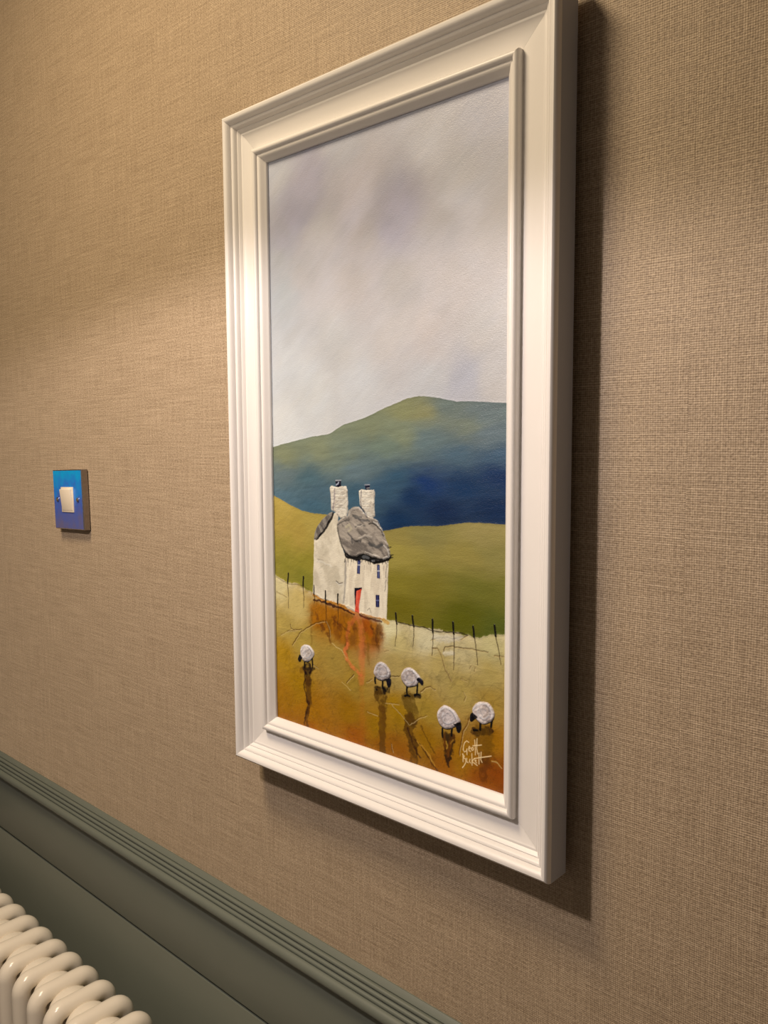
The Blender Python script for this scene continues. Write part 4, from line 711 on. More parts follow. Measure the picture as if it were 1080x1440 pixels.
('b',[(90.2,130.1),(91.9,135.6),(95.8,139.1),(102.4,139.9),(107.7,138.3),(111.5,134.5),(111.9,131.6),(109.7,128.3),(104.7,123.7),(100.3,121.7),(93.7,122.9)],(0.682,0.657,0.654),{'soft': 0.9,'wob': 0.35,'raise_': 0.75,'col2': (0.457,0.422,0.403),'grain': (5,3,40),'seed': 321,'var': 0.12,'label': 'painted_sheep#1'}),
('s',[(92.3,130.3),(93.7,134.9),(96.9,137.8),(102.3,138.4),(106.7,137.1),(109.8,134.0),(110.1,131.6)],(0.621,0.684,0.791),{'w0': 1.2,'soft': 0.9,'alpha': 0.5,'jit': 0.6,'seed': 331,'raise_': 0.2}),
('s',[(102.5,137.1),(106.1,136.0),(108.6,133.5),(108.8,131.6),(107.3,129.4),(104.1,126.4),(101.1,125.1)],(0.178,0.185,0.237),{'w0': 1.2,'soft': 0.9,'alpha': 0.5,'jit': 0.6,'seed': 332,'raise_': -0.1}),
('s',[(107.7,131.7),(106.6,129.9),(104.0,127.5),(101.7,126.5),(98.3,127.1),(96.5,130.9),(97.4,133.7)],(0.559,0.613,0.708),{'w0': 1.2,'soft': 0.9,'alpha': 0.5,'jit': 0.6,'seed': 333,'raise_': 0.2}),
('s',[(102.4,128.7),(100.4,129.1),(99.3,131.2),(99.9,132.9),(101.0,133.9),(103.0,134.2),(104.6,133.7)],(0.263,0.28,0.342),{'w0': 1.2,'soft': 0.9,'alpha': 0.5,'jit': 0.6,'seed': 334,'raise_': -0.1}),
('b',[(89.2,128.0),(91.7,126.6),(95.3,125.7),(92.2,122.9),(90.6,119.6),(87.7,119.9),(86.4,122.3)],(0.003,0.003,0.003),{'soft': 0.7,'wob': 0.2,'raise_': 0.6,'seed': 341,'col2': (0.004,0.004,0.014),'grain': (3,3,0),'label': 'painted_sheep#1'}),
('b',[(195.4,130.8),(199.4,137.3),(204.0,139.8),(210.0,139.2),(215.2,135.1),(217.4,130.4),(215.9,126.2),(210.7,123.5),(206.1,121.9),(199.2,122.4),(195.4,126.2)],(0.003,0.003,0.003),{'soft': 0.9,'wob': 0.2,'raise_': 0.2,'seed': 302,'label': 'painted_sheep#2'}),
('s',[(196.7,123.7),(197.1,118.3)],(0.003,0.003,0.003),{'w0': 2.3,'w1': 2.0,'soft': 0.7,'raise_': 0.2,'jit': 0.25,'seed': 312,'label': 'painted_sheep#2'}),
('s',[(206.3,123.1),(206.2,115.7)],(0.003,0.003,0.003),{'w0': 2.3,'w1': 2.0,'soft': 0.7,'raise_': 0.2,'jit': 0.25,'seed': 312,'label': 'painted_sheep#2'}),
('b',[(195.2,131.9),(199.1,138.3),(203.7,140.9),(209.8,140.3),(215.0,136.1),(217.2,131.5),(215.6,127.2),(210.4,124.5),(205.8,123.0),(199.0,123.5),(195.1,127.2)],(0.527,0.497,0.516),{'soft': 0.9,'wob': 0.35,'raise_': 0.75,'col2': (0.331,0.295,0.295),'grain': (5,3,40),'seed': 322,'var': 0.12,'label': 'painted_sheep#2'}),
('s',[(197.1,131.8),(200.3,137.1),(204.1,139.2),(209.1,138.7),(213.4,135.3),(215.2,131.4),(213.9,128.0)],(0.665,0.733,0.846),{'w0': 1.2,'soft': 0.9,'alpha': 0.5,'jit': 0.6,'seed': 332,'raise_': 0.2}),
('s',[(208.8,137.3),(212.2,134.6),(213.7,131.5),(212.7,128.7),(209.2,126.9),(206.2,125.9),(201.7,126.2)],(0.191,0.199,0.253),{'w0': 1.2,'soft': 0.9,'alpha': 0.5,'jit': 0.6,'seed': 333,'raise_': -0.1}),
('s',[(211.6,129.3),(208.8,127.9),(206.5,127.1),(202.9,127.4),(200.9,129.3),(201.0,131.7),(203.0,135.1)],(0.596,0.654,0.754),{'w0': 1.2,'soft': 0.9,'alpha': 0.5,'jit': 0.6,'seed': 334,'raise_': 0.2}),
('s',[(204.7,129.1),(203.6,130.3),(203.6,131.6),(204.8,133.6),(206.2,134.3),(208.0,134.2),(209.5,132.9)],(0.282,0.3,0.365),{'w0': 1.2,'soft': 0.9,'alpha': 0.5,'jit': 0.6,'seed': 335,'raise_': -0.1}),
('b',[(208.9,125.4),(211.7,125.3),(215.6,127.9),(217.7,125.9),(217.3,120.8),(214.8,117.1),(212.2,118.6),(211.1,122.9)],(0.003,0.003,0.003),{'soft': 0.7,'wob': 0.2,'raise_': 0.6,'seed': 342,'col2': (0.006,0.006,0.017),'grain': (3,3,0),'label': 'painted_sheep#2'}),
('b',[(230.3,133.3),(234.2,138.7),(239.4,140.9),(245.1,140.2),(250.0,137.2),(253.5,134.1),(250.4,128.6),(247.8,125.4),(240.0,122.9),(236.4,122.4),(231.3,126.4),(229.8,129.5)],(0.003,0.003,0.003),{'soft': 0.9,'wob': 0.2,'raise_': 0.2,'seed': 303,'label': 'painted_sheep#3'}),
('s',[(236.9,122.9),(236.7,116.9)],(0.003,0.003,0.003),{'w0': 2.3,'w1': 2.0,'soft': 0.7,'raise_': 0.2,'jit': 0.25,'seed': 313,'label': 'painted_sheep#3'}),
('s',[(249.3,127.4),(249.0,118.8)],(0.003,0.003,0.003),{'w0': 2.3,'w1': 2.0,'soft': 0.7,'raise_': 0.2,'jit': 0.25,'seed': 313,'label': 'painted_sheep#3'}),
('s',[(234.2,114.0),(237.3,115.5),(239.9,115.1)],(0.003,0.003,0.003),{'w0': 2.3,'w1': 2.0,'soft': 0.7,'raise_': 0.2,'jit': 0.25,'seed': 313,'label': 'painted_sheep#3'}),
('s',[(245.8,117.0),(249.2,118.4),(251.8,118.4)],(0.003,0.003,0.003),{'w0': 2.3,'w1': 2.0,'soft': 0.7,'raise_': 0.2,'jit': 0.25,'seed': 313,'label': 'painted_sheep#3'}),
('b',[(230.1,134.3),(233.9,139.7),(239.1,141.9),(244.8,141.2),(249.7,138.2),(253.2,135.1),(250.1,129.6),(247.6,126.4),(239.7,123.9),(236.2,123.4),(231.1,127.4),(229.5,130.5)],(0.591,0.557,0.573),{'soft': 0.9,'wob': 0.35,'raise_': 0.75,'col2': (0.379,0.338,0.335),'grain': (5,3,40),'seed': 323,'var': 0.12,'label': 'painted_sheep#3'}),
('s',[(232.0,134.0),(235.1,138.4),(239.4,140.3),(244.0,139.7),(248.1,137.3),(251.0,134.7),(248.4,130.1)],(0.676,0.746,0.861),{'w0': 1.2,'soft': 0.9,'alpha': 0.5,'jit': 0.6,'seed': 333,'raise_': 0.2}),
('s',[(243.6,138.4),(246.8,136.4),(249.2,134.3),(247.1,130.7),(245.4,128.6),(240.2,126.9),(237.9,126.6)],(0.195,0.203,0.258),{'w0': 1.2,'soft': 0.9,'alpha': 0.5,'jit': 0.6,'seed': 334,'raise_': -0.1}),
('s',[(246.0,131.1),(244.7,129.5),(240.6,128.2),(238.8,128.0),(236.1,130.1),(235.3,131.6),(235.6,133.6)],(0.607,0.667,0.768),{'w0': 1.2,'soft': 0.9,'alpha': 0.5,'jit': 0.6,'seed': 335,'raise_': 0.2}),
('s',[(240.0,130.1),(238.5,131.3),(238.0,132.2),(238.2,133.3),(239.3,134.9),(240.8,135.6),(242.6,135.4)],(0.287,0.305,0.371),{'w0': 1.2,'soft': 0.9,'alpha': 0.5,'jit': 0.6,'seed': 336,'raise_': -0.1}),
('b',[(248.9,133.7),(251.8,135.3),(254.6,134.4),(256.8,131.6),(256.0,128.1),(253.9,127.8),(251.5,129.8),(249.0,132.0)],(0.003,0.003,0.003),{'soft': 0.7,'wob': 0.2,'raise_': 0.6,'seed': 343,'col2': (0.006,0.006,0.017),'grain': (3,3,0),'label': 'painted_sheep#3'}),
('b',[(272.1,104.6),(275.3,110.6),(281.1,114.8),(287.5,114.0),(293.1,111.4),(297.0,106.4),(298.7,103.0),(293.1,98.3),(285.1,93.8),(278.6,93.6),(273.7,97.7)],(0.003,0.003,0.005),{'soft': 0.9,'wob': 0.2,'raise_': 0.2,'seed': 304,'label': 'painted_sheep#4'}),
('s',[(278.1,93.2),(278.4,86.1)],(0.003,0.003,0.003),{'w0': 2.3,'w1': 2.0,'soft': 0.7,'raise_': 0.2,'jit': 0.25,'seed': 314,'label': 'painted_sheep#4'}),
('s',[(288.9,95.8),(288.4,89.9)],(0.003,0.003,0.003),{'w0': 2.3,'w1': 2.0,'soft': 0.7,'raise_': 0.2,'jit': 0.25,'seed': 314,'label': 'painted_sheep#4'}),
('b',[(271.8,105.6),(275.1,111.6),(280.8,115.8),(287.3,115.0),(292.8,112.4),(296.8,107.4),(298.4,103.9),(292.9,99.3),(284.8,94.8),(278.4,94.6),(273.5,98.7)],(0.662,0.626,0.665),{'soft': 0.9,'wob': 0.35,'raise_': 0.75,'col2': (0.429,0.386,0.398),'grain': (5,3,40),'seed': 324,'var': 0.12,'label': 'painted_sheep#4'}),
('s',[(274.2,105.6),(276.8,110.5),(281.6,113.9),(286.8,113.3),(291.4,111.1),(294.7,107.0),(296.0,104.2)],(0.719,0.793,0.9),{'w0': 1.2,'soft': 0.9,'alpha': 0.5,'jit': 0.6,'seed': 334,'raise_': 0.2}),
('s',[(286.7,111.8),(290.4,110.1),(293.0,106.8),(294.1,104.5),(290.4,101.4),(285.1,98.5),(280.8,98.3)],(0.209,0.217,0.277),{'w0': 1.2,'soft': 0.9,'alpha': 0.5,'jit': 0.6,'seed': 335,'raise_': -0.1}),
('s',[(292.4,104.7),(289.5,102.3),(285.3,100.0),(282.0,99.9),(279.4,102.0),(278.6,105.6),(280.3,108.7)],(0.649,0.712,0.821),{'w0': 1.2,'soft': 0.9,'alpha': 0.5,'jit': 0.6,'seed': 336,'raise_': 0.2}),
('s',[(283.6,102.3),(282.2,103.6),(281.7,105.6),(282.7,107.4),(284.4,108.7),(286.3,108.4),(288.0,107.7)],(0.307,0.326,0.397),{'w0': 1.2,'soft': 0.9,'alpha': 0.5,'jit': 0.6,'seed': 337,'raise_': -0.1}),
('b',[(290.7,101.6),(292.3,101.1),(296.0,103.9),(299.3,103.6),(299.5,98.3),(297.2,93.7),(294.5,93.9),(293.0,98.7),(291.5,99.8)],(0.003,0.003,0.003),{'soft': 0.7,'wob': 0.2,'raise_': 0.6,'seed': 344,'col2': (0.008,0.008,0.02),'grain': (3,3,0),'label': 'painted_sheep#4'}),
('b',[(310.9,118.5),(314.6,123.2),(319.4,125.9),(327.6,127.1),(331.2,124.4),(334.6,118.9),(332.8,113.4),(328.4,109.9),(323.2,107.1),(317.2,108.5),(311.8,113.1)],(0.003,0.003,0.005),{'soft': 0.9,'wob': 0.2,'raise_': 0.2,'seed': 305,'label': 'painted_sheep#5'}),
('s',[(319.3,107.4),(319.3,102.4)],(0.003,0.003,0.003),{'w0': 2.3,'w1': 2.0,'soft': 0.7,'raise_': 0.2,'jit': 0.25,'seed': 315,'label': 'painted_sheep#5'}),
('s',[(331.1,112.8),(330.4,107.6)],(0.003,0.003,0.003),{'w0': 2.3,'w1': 2.0,'soft': 0.7,'raise_': 0.2,'jit': 0.25,'seed': 315,'label': 'painted_sheep#5'}),
('s',[(312.6,100.5),(316.4,101.1)],(0.003,0.003,0.003),{'w0': 2.3,'w1': 2.0,'soft': 0.7,'raise_': 0.2,'jit': 0.25,'seed': 315,'label': 'painted_sheep#5'}),
('b',[(310.7,119.5),(314.4,124.2),(319.1,126.9),(327.4,128.1),(331.0,125.3),(334.4,119.8),(332.6,114.4),(328.2,110.9),(323.0,108.0),(316.9,109.5),(311.6,114.0)],(0.72,0.671,0.681),{'soft': 0.9,'wob': 0.35,'raise_': 0.75,'col2': (0.475,0.42,0.41),'grain': (5,3,40),'seed': 325,'var': 0.12,'label': 'painted_sheep#5'}),
('s',[(312.9,119.3),(315.9,123.1),(319.8,125.3),(326.5,126.3),(329.5,124.0),(332.3,119.5),(330.9,115.1)],(0.714,0.788,0.9),{'w0': 1.2,'soft': 0.9,'alpha': 0.5,'jit': 0.6,'seed': 335,'raise_': 0.2}),
('s',[(326.0,124.8),(328.4,123.0),(330.7,119.3),(329.5,115.7),(326.6,113.4),(323.1,111.6),(319.1,112.5)],(0.208,0.216,0.276),{'w0': 1.2,'soft': 0.9,'alpha': 0.5,'jit': 0.6,'seed': 336,'raise_': -0.1}),
('s',[(328.3,116.3),(326.0,114.5),(323.3,113.0),(320.2,113.8),(317.4,116.1),(316.9,119.0),(318.9,121.4)],(0.644,0.708,0.819),{'w0': 1.2,'soft': 0.9,'alpha': 0.5,'jit': 0.6,'seed': 337,'raise_': 0.2}),
('s',[(321.7,115.8),(320.1,117.1),(319.8,118.8),(320.9,120.2),(322.3,121.0),(324.8,121.3),(325.9,120.5)],(0.305,0.324,0.395),{'w0': 1.2,'soft': 0.9,'alpha': 0.5,'jit': 0.6,'seed': 338,'raise_': -0.1}),
('b',[(308.4,113.9),(311.6,116.3),(314.6,114.8),(317.3,113.1),(315.4,111.1),(312.4,109.0),(310.0,106.5),(308.0,108.0)],(0.003,0.003,0.003),{'soft': 0.7,'wob': 0.2,'raise_': 0.6,'seed': 345,'col2': (0.008,0.008,0.019),'grain': (3,3,0),'label': 'painted_sheep#5'}),
('s',[(307.2,88.2),(305.0,89.0),(302.7,86.7),(301.5,83.3),(301.3,80.0),(302.5,78.4),(304.9,79.9),(305.4,81.8)],(0.9,0.725,0.405),{'w0': 0.85,'soft': 0.6,'alpha': 0.95,'raise_': 0.12,'label': 'painted_signature'}),
('s',[(305.2,81.5),(305.3,76.8)],(0.9,0.725,0.405),{'w0': 0.85,'soft': 0.6,'alpha': 0.95,'raise_': 0.12,'label': 'painted_signature'}),
('s',[(307.2,81.9),(308.9,83.5),(307.9,84.8),(307.2,83.0),(307.5,80.8),(309.3,80.7)],(0.9,0.725,0.404),{'w0': 0.85,'soft': 0.6,'alpha': 0.95,'raise_': 0.12,'label': 'painted_signature'}),
('s',[(310.3,84.0),(311.8,84.7),(312.3,83.2),(311.3,82.0),(310.0,82.5),(310.3,84.0)],(0.9,0.725,0.404),{'w0': 0.85,'soft': 0.6,'alpha': 0.95,'raise_': 0.12,'label': 'painted_signature'}),
('s',[(313.5,91.9),(314.2,84.7),(314.3,78.8)],(0.9,0.724,0.404),{'w0': 0.85,'soft': 0.6,'alpha': 0.95,'raise_': 0.12,'label': 'painted_signature'}),
('s',[(316.0,93.6),(315.6,85.1),(316.7,80.3)],(0.9,0.724,0.404),{'w0': 0.85,'soft': 0.6,'alpha': 0.95,'raise_': 0.12,'label': 'painted_signature'}),
('s',[(311.6,86.2),(316.2,87.7),(320.6,89.2)],(0.9,0.723,0.404),{'w0': 0.85,'soft': 0.6,'alpha': 0.95,'raise_': 0.12,'label': 'painted_signature'}),
('s',[(301.0,76.4),(301.2,69.2)],(0.9,0.724,0.404),{'w0': 0.85,'soft': 0.6,'alpha': 0.95,'raise_': 0.12,'label': 'painted_signature'}),
('s',[(300.5,76.0),(302.4,74.7),(301.6,72.7),(303.9,72.6),(304.1,69.4),(302.3,66.1),(300.5,63.8)],(0.9,0.722,0.403),{'w0': 0.85,'soft': 0.6,'alpha': 0.95,'raise_': 0.12,'label': 'painted_signature'}),
('s',[(305.1,73.4),(305.1,70.4),(306.6,69.9)],(0.9,0.721,0.402),{'w0': 0.85,'soft': 0.6,'alpha': 0.95,'raise_': 0.12,'label': 'painted_signature'}),
('s',[(308.6,73.5),(307.9,71.2),(309.2,70.4)],(0.9,0.72,0.401),{'w0': 0.85,'soft': 0.6,'alpha': 0.95,'raise_': 0.12,'label': 'painted_signature'}),
('s',[(310.5,78.9),(310.9,68.8)],(0.9,0.72,0.401),{'w0': 0.85,'soft': 0.6,'alpha': 0.95,'raise_': 0.12,'label': 'painted_signature'}),
('s',[(313.7,75.4),(311.6,73.5),(310.9,71.9),(313.8,71.0),(316.4,70.0)],(0.9,0.717,0.399),{'w0': 0.85,'soft': 0.6,'alpha': 0.95,'raise_': 0.12,'label': 'painted_signature'}),
('s',[(313.7,73.7),(315.1,74.4),(314.5,72.8),(315.6,72.1)],(0.9,0.717,0.399),{'w0': 0.85,'soft': 0.6,'alpha': 0.95,'raise_': 0.12,'label': 'painted_signature'}),
('s',[(318.1,81.6),(318.1,71.8)],(0.9,0.717,0.399),{'w0': 0.85,'soft': 0.6,'alpha': 0.95,'raise_': 0.12,'label': 'painted_signature'}),
('s',[(320.4,82.9),(320.0,76.1),(321.4,74.1)],(0.9,0.716,0.398),{'w0': 0.85,'soft': 0.6,'alpha': 0.95,'raise_': 0.12,'label': 'painted_signature'}),
('s',[(312.9,75.2),(322.0,78.8),(330.7,82.1)],(0.9,0.716,0.398),{'w0': 0.85,'soft': 0.6,'alpha': 0.95,'raise_': 0.12,'label': 'painted_signature'})],'labels': {'painted_door': 'red painted cottage door','painted_signature': 'thin pale handwritten signature','painted_thatched_roof': 'grey thatched roof paint','painted_sheep#1': 'painted sheep at far left with its head to the left','painted_sheep#2': 'painted sheep left of the middle pair,head down to the right','painted_sheep#3': 'painted sheep right of the middle pair,head to the right','painted_sheep#4': 'painted sheep above the tall dark streak,head to the right','painted_sheep#5': 'painted sheep above the signature,head to the left'}}

def vnoise(a, b, seed):
    ia, ib = np.floor(a).astype(np.int64), np.floor(b).astype(np.int64)
    fa, fb = a - ia, b - ib
    fa = fa * fa * (3 - 2 * fa)
    fb = fb * fb * (3 - 2 * fb)
    def hsh(i, j):
        n = (i * 374761393 + j * 668265263 + seed * 974634777) & 0xffffffff
        n = ((n ^ (n >> 13)) * 1274126177) & 0xffffffff
        return ((n ^ (n >> 16)) & 0xffff) / 65535.0
    return ((hsh(ia, ib) * (1 - fa) + hsh(ia + 1, ib) * fa) * (1 - fb) + (hsh(ia, ib + 1) * (1 - fa) + hsh(ia + 1, ib + 1) * fa) * fb) - 0.5
def fbm(X_, Z_, sx, sz, seed, ang=0.0, octs=4):
    ca, sa = math.cos(math.radians(ang)), math.sin(math.radians(ang))
    a, b = (X_ * ca + Z_ * sa) / sx, (-X_ * sa + Z_ * ca) / sz
    o, amp = 0, 1.0
    for k in range(octs):
        o = o + vnoise(a, b, seed + k) * amp
        a, b, amp = a * 2.03, b * 2.03, amp * 0.55
    return o
def field(pts, power=3.2, soft=5.0, wx=None, wz=None, ax=1.0):
    """smooth blend of colours given at scattered points"""
    X_, Z_ = (PX if wx is None else wx), (PZ if wz is None else wz)
    num = np.zeros(PX.shape + (3,))
    den = np.zeros(PX.shape)
    for x, z, c in pts:
        w_ = ((ax * (X_ - x)) ** 2 + (Z_ - z) ** 2 + soft * soft) ** (-power / 2)
        num += w_[..., None] * np.array(c)
        den += w_
    return num / den[..., None]
def sm(x):
    x = np.clip(x, 0, 1)
    return x * x * (3 - 2 * x)
def line_z(pts):
    p = np.array(pts)
    o = np.argsort(p[:, 0])
    return np.interp(PX, p[o, 0], p[o, 1])
def window(pts, pad):
    p = np.array(pts)
    i0 = max(0, int((p[:, 0].min() - pad - GX0) / GS)); i1 = min(nx, int((p[:, 0].max() + pad - GX0) / GS) + 2)
    j0 = max(0, int((p[:, 1].min() - pad - GZ0) / GS)); j1 = min(nz, int((p[:, 1].max() + pad - GZ0) / GS) + 2)
    return slice(j0, j1), slice(i0, i1)
def segdist(X_, Z_, a, b):
    d = (b[0] - a[0], b[1] - a[1])
    L = d[0] ** 2 + d[1] ** 2 + 1e-9
    t_ = np.clip(((X_ - a[0]) * d[0] + (Z_ - a[1]) * d[1]) / L, 0, 1)
    return np.hypot(X_ - a[0] - t_ * d[0], Z_ - a[1] - t_ * d[1]), t_
def sdf(pts, X_, Z_):
    """signed distance to a polygon, positive inside"""
    ins = np.zeros(X_.shape, bool)
    dm = np.full(X_.shape, 1e9)
    n = len(pts)
    for i in range(n):
        a, b = pts[i], pts[(i + 1) % n]
        dm = np.minimum(dm, segdist(X_, Z_, a, b)[0])
        if a[1] != b[1]:
            ins ^= ((a[1] > Z_) != (b[1] > Z_)) & (X_ < (b[0] - a[0]) * (Z_ - a[1]) / (b[1] - a[1]) + a[0])
    return np.where(ins, dm, -dm)
def rough_pts(pts, n=2):
    for _ in range(n):                     # round the corners a little
        q = []
        for i in range(len(pts)):
            a, b = pts[i], pts[(i + 1) % len(pts)]
            q += [(a[0] * .78 + b[0] * .22, a[1] * .78 + b[1] * .22), (a[0] * .22 + b[0] * .78, a[1] * .22 + b[1] * .78)]
        pts = q
    return pts
def blob(pts, col, soft=0.5, wob=0.5, raise_=0.0, label=None, var=0.0, col2=None, grain=(6, 6, 0), seed=1, rnd=True, alpha=1.0, dome=2.0):
    w_ = window(pts, soft + wob + 1.5)
    X_, Z_ = PX[w_], PZ[w_]
    d = sdf(rough_pts(pts) if rnd else pts, X_, Z_) + wob * 1.6 * fbm(X_, Z_, 3, 3, seed + 50)
    m = sm(d / soft + 0.5) * alpha
    c = np.array(col)[None, None, :] * np.ones(X_.shape + (1,))
    nz_ = fbm(X_, Z_, grain[0], grain[1], seed, grain[2])
    if col2 is not None:
        c = c + (np.array(col2) - c) * sm(nz_ * 1.5 + 0.45)[..., None]
    if var:
        c = c * (1 + var * fbm(X_, Z_, grain[0] * .5, grain[1] * .5, seed + 9, grain[2]))[..., None]
    COLR[w_] = COLR[w_] * (1 - m[..., None]) + c * m[..., None]
    if raise_:
        HGT[w_] = HGT[w_] * (1 - 0.0 * m) + m * (raise_ * sm(d / dome + 0.25) + raise_ * 0.75 * nz_)
    if label is not None:
        if label not in LABELS:
            LABELS.append(label)
        LAB[w_][d > 0] = LABELS.index(label)
def stroke(pts, col, w0, w1=None, soft=0.45, alpha=1.0, raise_=0.0, label=None, jit=0.0, seed=3, patchy=0.0):
    w1 = w0 if w1 is None else w1
    wi = window(pts, max(w0, w1) + soft + jit + 1)
    X_, Z_ = PX[wi], PZ[wi]
    if jit:
        X_, Z_ = X_ + jit * 2 * fbm(X_, Z_, 4, 4, seed), Z_ + jit * 2 * fbm(X_, Z_, 4, 4, seed + 7)
    n = len(pts) - 1
    best = np.full(X_.shape, -1e9)
    for i in range(n):
        d, t_ = segdist(X_, Z_, pts[i], pts[i + 1])
        hw = (w0 + (w1 - w0) * (i + t_) / n) / 2
        best = np.maximum(best, hw - d)
    m = sm(best / soft + 0.5) * alpha
    if patchy:
        m = m * np.clip(1 - patchy + patchy * 2.4 * (fbm(X_, Z_, 3.5, 7, seed + 20) + 0.4), 0, 1)
    COLR[wi] = COLR[wi] * (1 - m[..., None]) + np.array(col) * m[..., None]
    if raise_:
        HGT[wi] += raise_ * m
    if label is not None:
        if label not in LABELS:
            LABELS.append(label)
        LAB[wi][best > 0] = LABELS.index(label)

# sky: thin scumbled washes brushed from lower left to upper right
warp_ = 9 * fbm(PX, PZ, 40, 40, 4)
sky = field(DATA['sky'], wx=PX + warp_, wz=PZ + 9 * fbm(PX, PZ, 40, 40, 8))
brush = fbm(PX, PZ, 60, 9, 11, 38)
fine = fbm(PX, PZ, 9, 2.2, 15, 30)
COLR[:] = sky * (1 + 0.05 * brush + 0.07 * fbm(PX, PZ, 34, 26, 13, 20) + 0.03 * fine)[..., None]
COLR *= (1 + np.array([0.02, 0.0, -0.03]) * (fbm(PX, PZ, 30, 14, 21, 30))[..., None])
low = sm((380 - PZ) / 90) * sm((230 - PX) / 120)
HGT += 0.05 * fbm(PX, PZ, 10, 4, 31, 35) + low * 0.30 * fbm(PX, PZ, 16, 7, 33, 35)

def region(name, line, pts, edge=0.6, sx=30, sz=4, ang=3, amp=0.12, seed=60, wig=0.5, lip=0.12, ax=1.0):
    global COLR
    L = line_z(line) + wig * fbm(PX, PZ * 0, 6, 6, seed + 3)
    m = sm((L - PZ) / edge + 0.5)
    c = field(pts, ax=ax, wx=PX + 7 * fbm(PX, PZ, 22, 9, seed + 5, ang), wz=PZ + 6 * fbm(PX, PZ, 26, 9, seed + 6, ang))
    c = c * (1 + amp * fbm(PX, PZ, sx, sz, seed, ang) + amp * 0.55 * fbm(PX, PZ, 7, 1.1, seed + 8, ang))[..., None]
    COLR = COLR * (1 - m[..., None]) + c * m[..., None]
    if name not in LABELS:
        LABELS.append(name)
    LAB[PZ < L] = LABELS.index(name)
    HGT[:] += m * (0.04 * fbm(PX, PZ, 14, 1.6, seed + 12, ang)) + lip * np.exp(-((PZ - L) / 0.9) ** 2)
    return L
region('painted_far_hill', DATA['ridge'], DATA['far'], amp=0.17, seed=60, ang=8, ax=0.5)
region('painted_left_slope', DATA['left_edge'], DATA['left'], amp=0.08, seed=80, ang=-12)
region('painted_green_field', DATA['green_edge'], DATA['green'], amp=0.10, seed=100, ax=0.5)
FL = region('painted_foreground_field', DATA['fore_edge'], DATA['fore'], edge=0.9, sx=9, sz=9, amp=0.13, seed=120, ang=20, wig=2.2, lip=0.30)
fore = (PZ < FL)
# trowelled paste and scratches in the foreground
rid = 1 - np.abs(fbm(PX, PZ, 22, 22, 140)) * 7
rid2 = 1 - np.abs(fbm(PX, PZ, 14, 30, 150, -35)) * 8
rr = np.clip(rid, 0, 1) ** 2 + np.clip(rid2, 0, 1) ** 2
HGT += fore * (0.10 * fbm(PX, PZ, 7, 7, 160) + 0.10 * rr * sm(fbm(PX, PZ, 40, 40, 170) * 3 + 0.5))
COLR *= (1 - fore * 0.16 * rr * sm(fbm(PX, PZ, 40, 40, 170) * 3 + 0.4))[..., None]
speck = fore * sm((fbm(PX, PZ, 1.6, 1.6, 180, 0, 2) - 0.30) * 9) * sm((FL - PZ - 55) / 60 + fbm(PX, PZ, 30, 30, 190))
COLR *= (1 - 0.22 * speck)[..., None]
# pale crust along the top of the bank
crust = np.exp(-((FL - PZ) / 5.0) ** 2) * fore * sm(fbm(PX, PZ, 9, 5, 200) * 2 + 0.55)
COLR = COLR * (1 - 0.40 * crust[..., None]) + np.array(DATA['crust']) * 0.40 * crust[..., None]

for op in DATA['ops']:
    kind, pts, col, kw = op
    (blob if kind == 'b' else stroke)(pts, col, **kw)

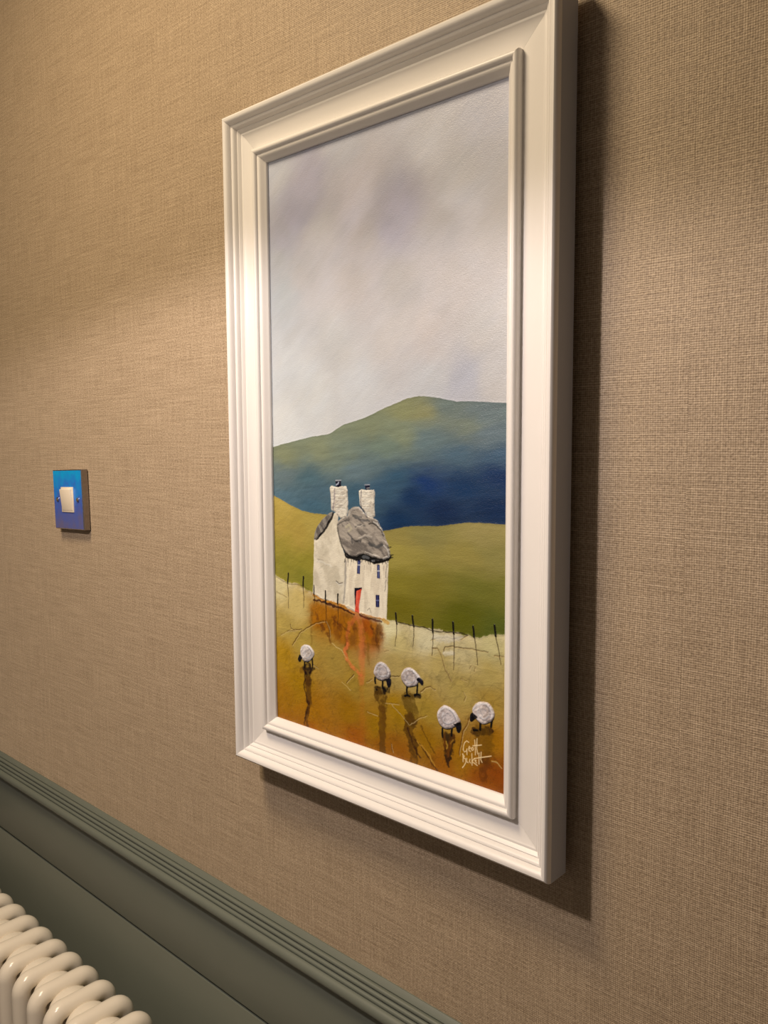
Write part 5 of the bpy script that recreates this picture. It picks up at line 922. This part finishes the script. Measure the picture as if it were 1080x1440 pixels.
# ------------------------------------------------------------------ turn the painted sheet into one mesh per painted piece
M_PAINT = mat('varnished_paint', (0.5, 0.5, 0.5), 0.33, spec=0.34)
t = NT(M_PAINT)
vc = t.n('ShaderNodeVertexColor', layer_name='paint')
t.put(t.b.inputs['Base Color'], vc.outputs[0])
tc = t.n('ShaderNodeTexCoord').outputs['Object']
sep = t.n('ShaderNodeSeparateXYZ')
t.put(sep.inputs[0], tc)
wv = t.math('ADD', t.noise(t.mapping(tc, (300, 0, 1300)), 1.0, 2.0), t.noise(t.mapping(tc, (1300, 0, 300)), 1.0, 2.0))
t.bump(t.math('MULTIPLY_ADD', t.noise(tc, 1100.0, 2.0, 0.7), 1.3, wv), 0.4, 0.0004)

YC = T - 0.0190
canvas = box('canvas', 0.0412, W - 0.0412, -(YC - 0.0004), -(YC - 0.0022), 0.0412, H - 0.0412, M_BOARD, pic)
COLR = np.clip(COLR, 0.002, 0.95)
VX = (PX / 1000).ravel(); VZ = (PZ / 1000).ravel(); VY = -(YC + np.clip(HGT, -0.25, 1.6) / 1000).ravel()
edge_ = ((PX < 53) | (PX > 344.8) | (PZ < 53) | (PZ > 628.8)).ravel()
VY[edge_] = -YC
CO = np.stack([VX, VY, VZ], -1)
CF = np.concatenate([COLR.reshape(-1, 3), np.ones((nx * nz, 1))], -1)
I = np.arange((nz - 1) * (nx - 1))
I = (I // (nx - 1)) * nx + I % (nx - 1)
Q = np.stack([I, I + 1, I + nx + 1, I + nx], -1)
QL = LAB.ravel()[Q].max(1)
for li, nm in enumerate(LABELS):
    q = Q[QL == li]
    if len(q) == 0:
        continue
    used, inv = np.unique(q, return_inverse=True)
    inv = inv.reshape(-1, 4)
    me = bpy.data.meshes.new(nm.split('#')[0])
    me.vertices.add(len(used))
    me.vertices.foreach_set('co', CO[used].astype(np.float32).ravel())
    me.loops.add(len(inv) * 4)
    me.loops.foreach_set('vertex_index', inv.astype(np.int32).ravel())
    me.polygons.add(len(inv))
    me.polygons.foreach_set('loop_start', np.arange(0, len(inv) * 4, 4, dtype=np.int32))
    me.polygons.foreach_set('use_smooth', np.ones(len(inv), bool))
    me.update(calc_edges=True)
    ca = me.color_attributes.new('paint', 'FLOAT_COLOR', 'POINT')
    ca.data.foreach_set('color', CF[used].astype(np.float32).ravel())
    me.materials.append(M_PAINT)
    o = bpy.data.objects.new(nm.split('#')[0], me)
    COL.objects.link(o)
    o.parent = canvas
    if nm in DATA['labels']:
        o['label'] = DATA['labels'][nm]
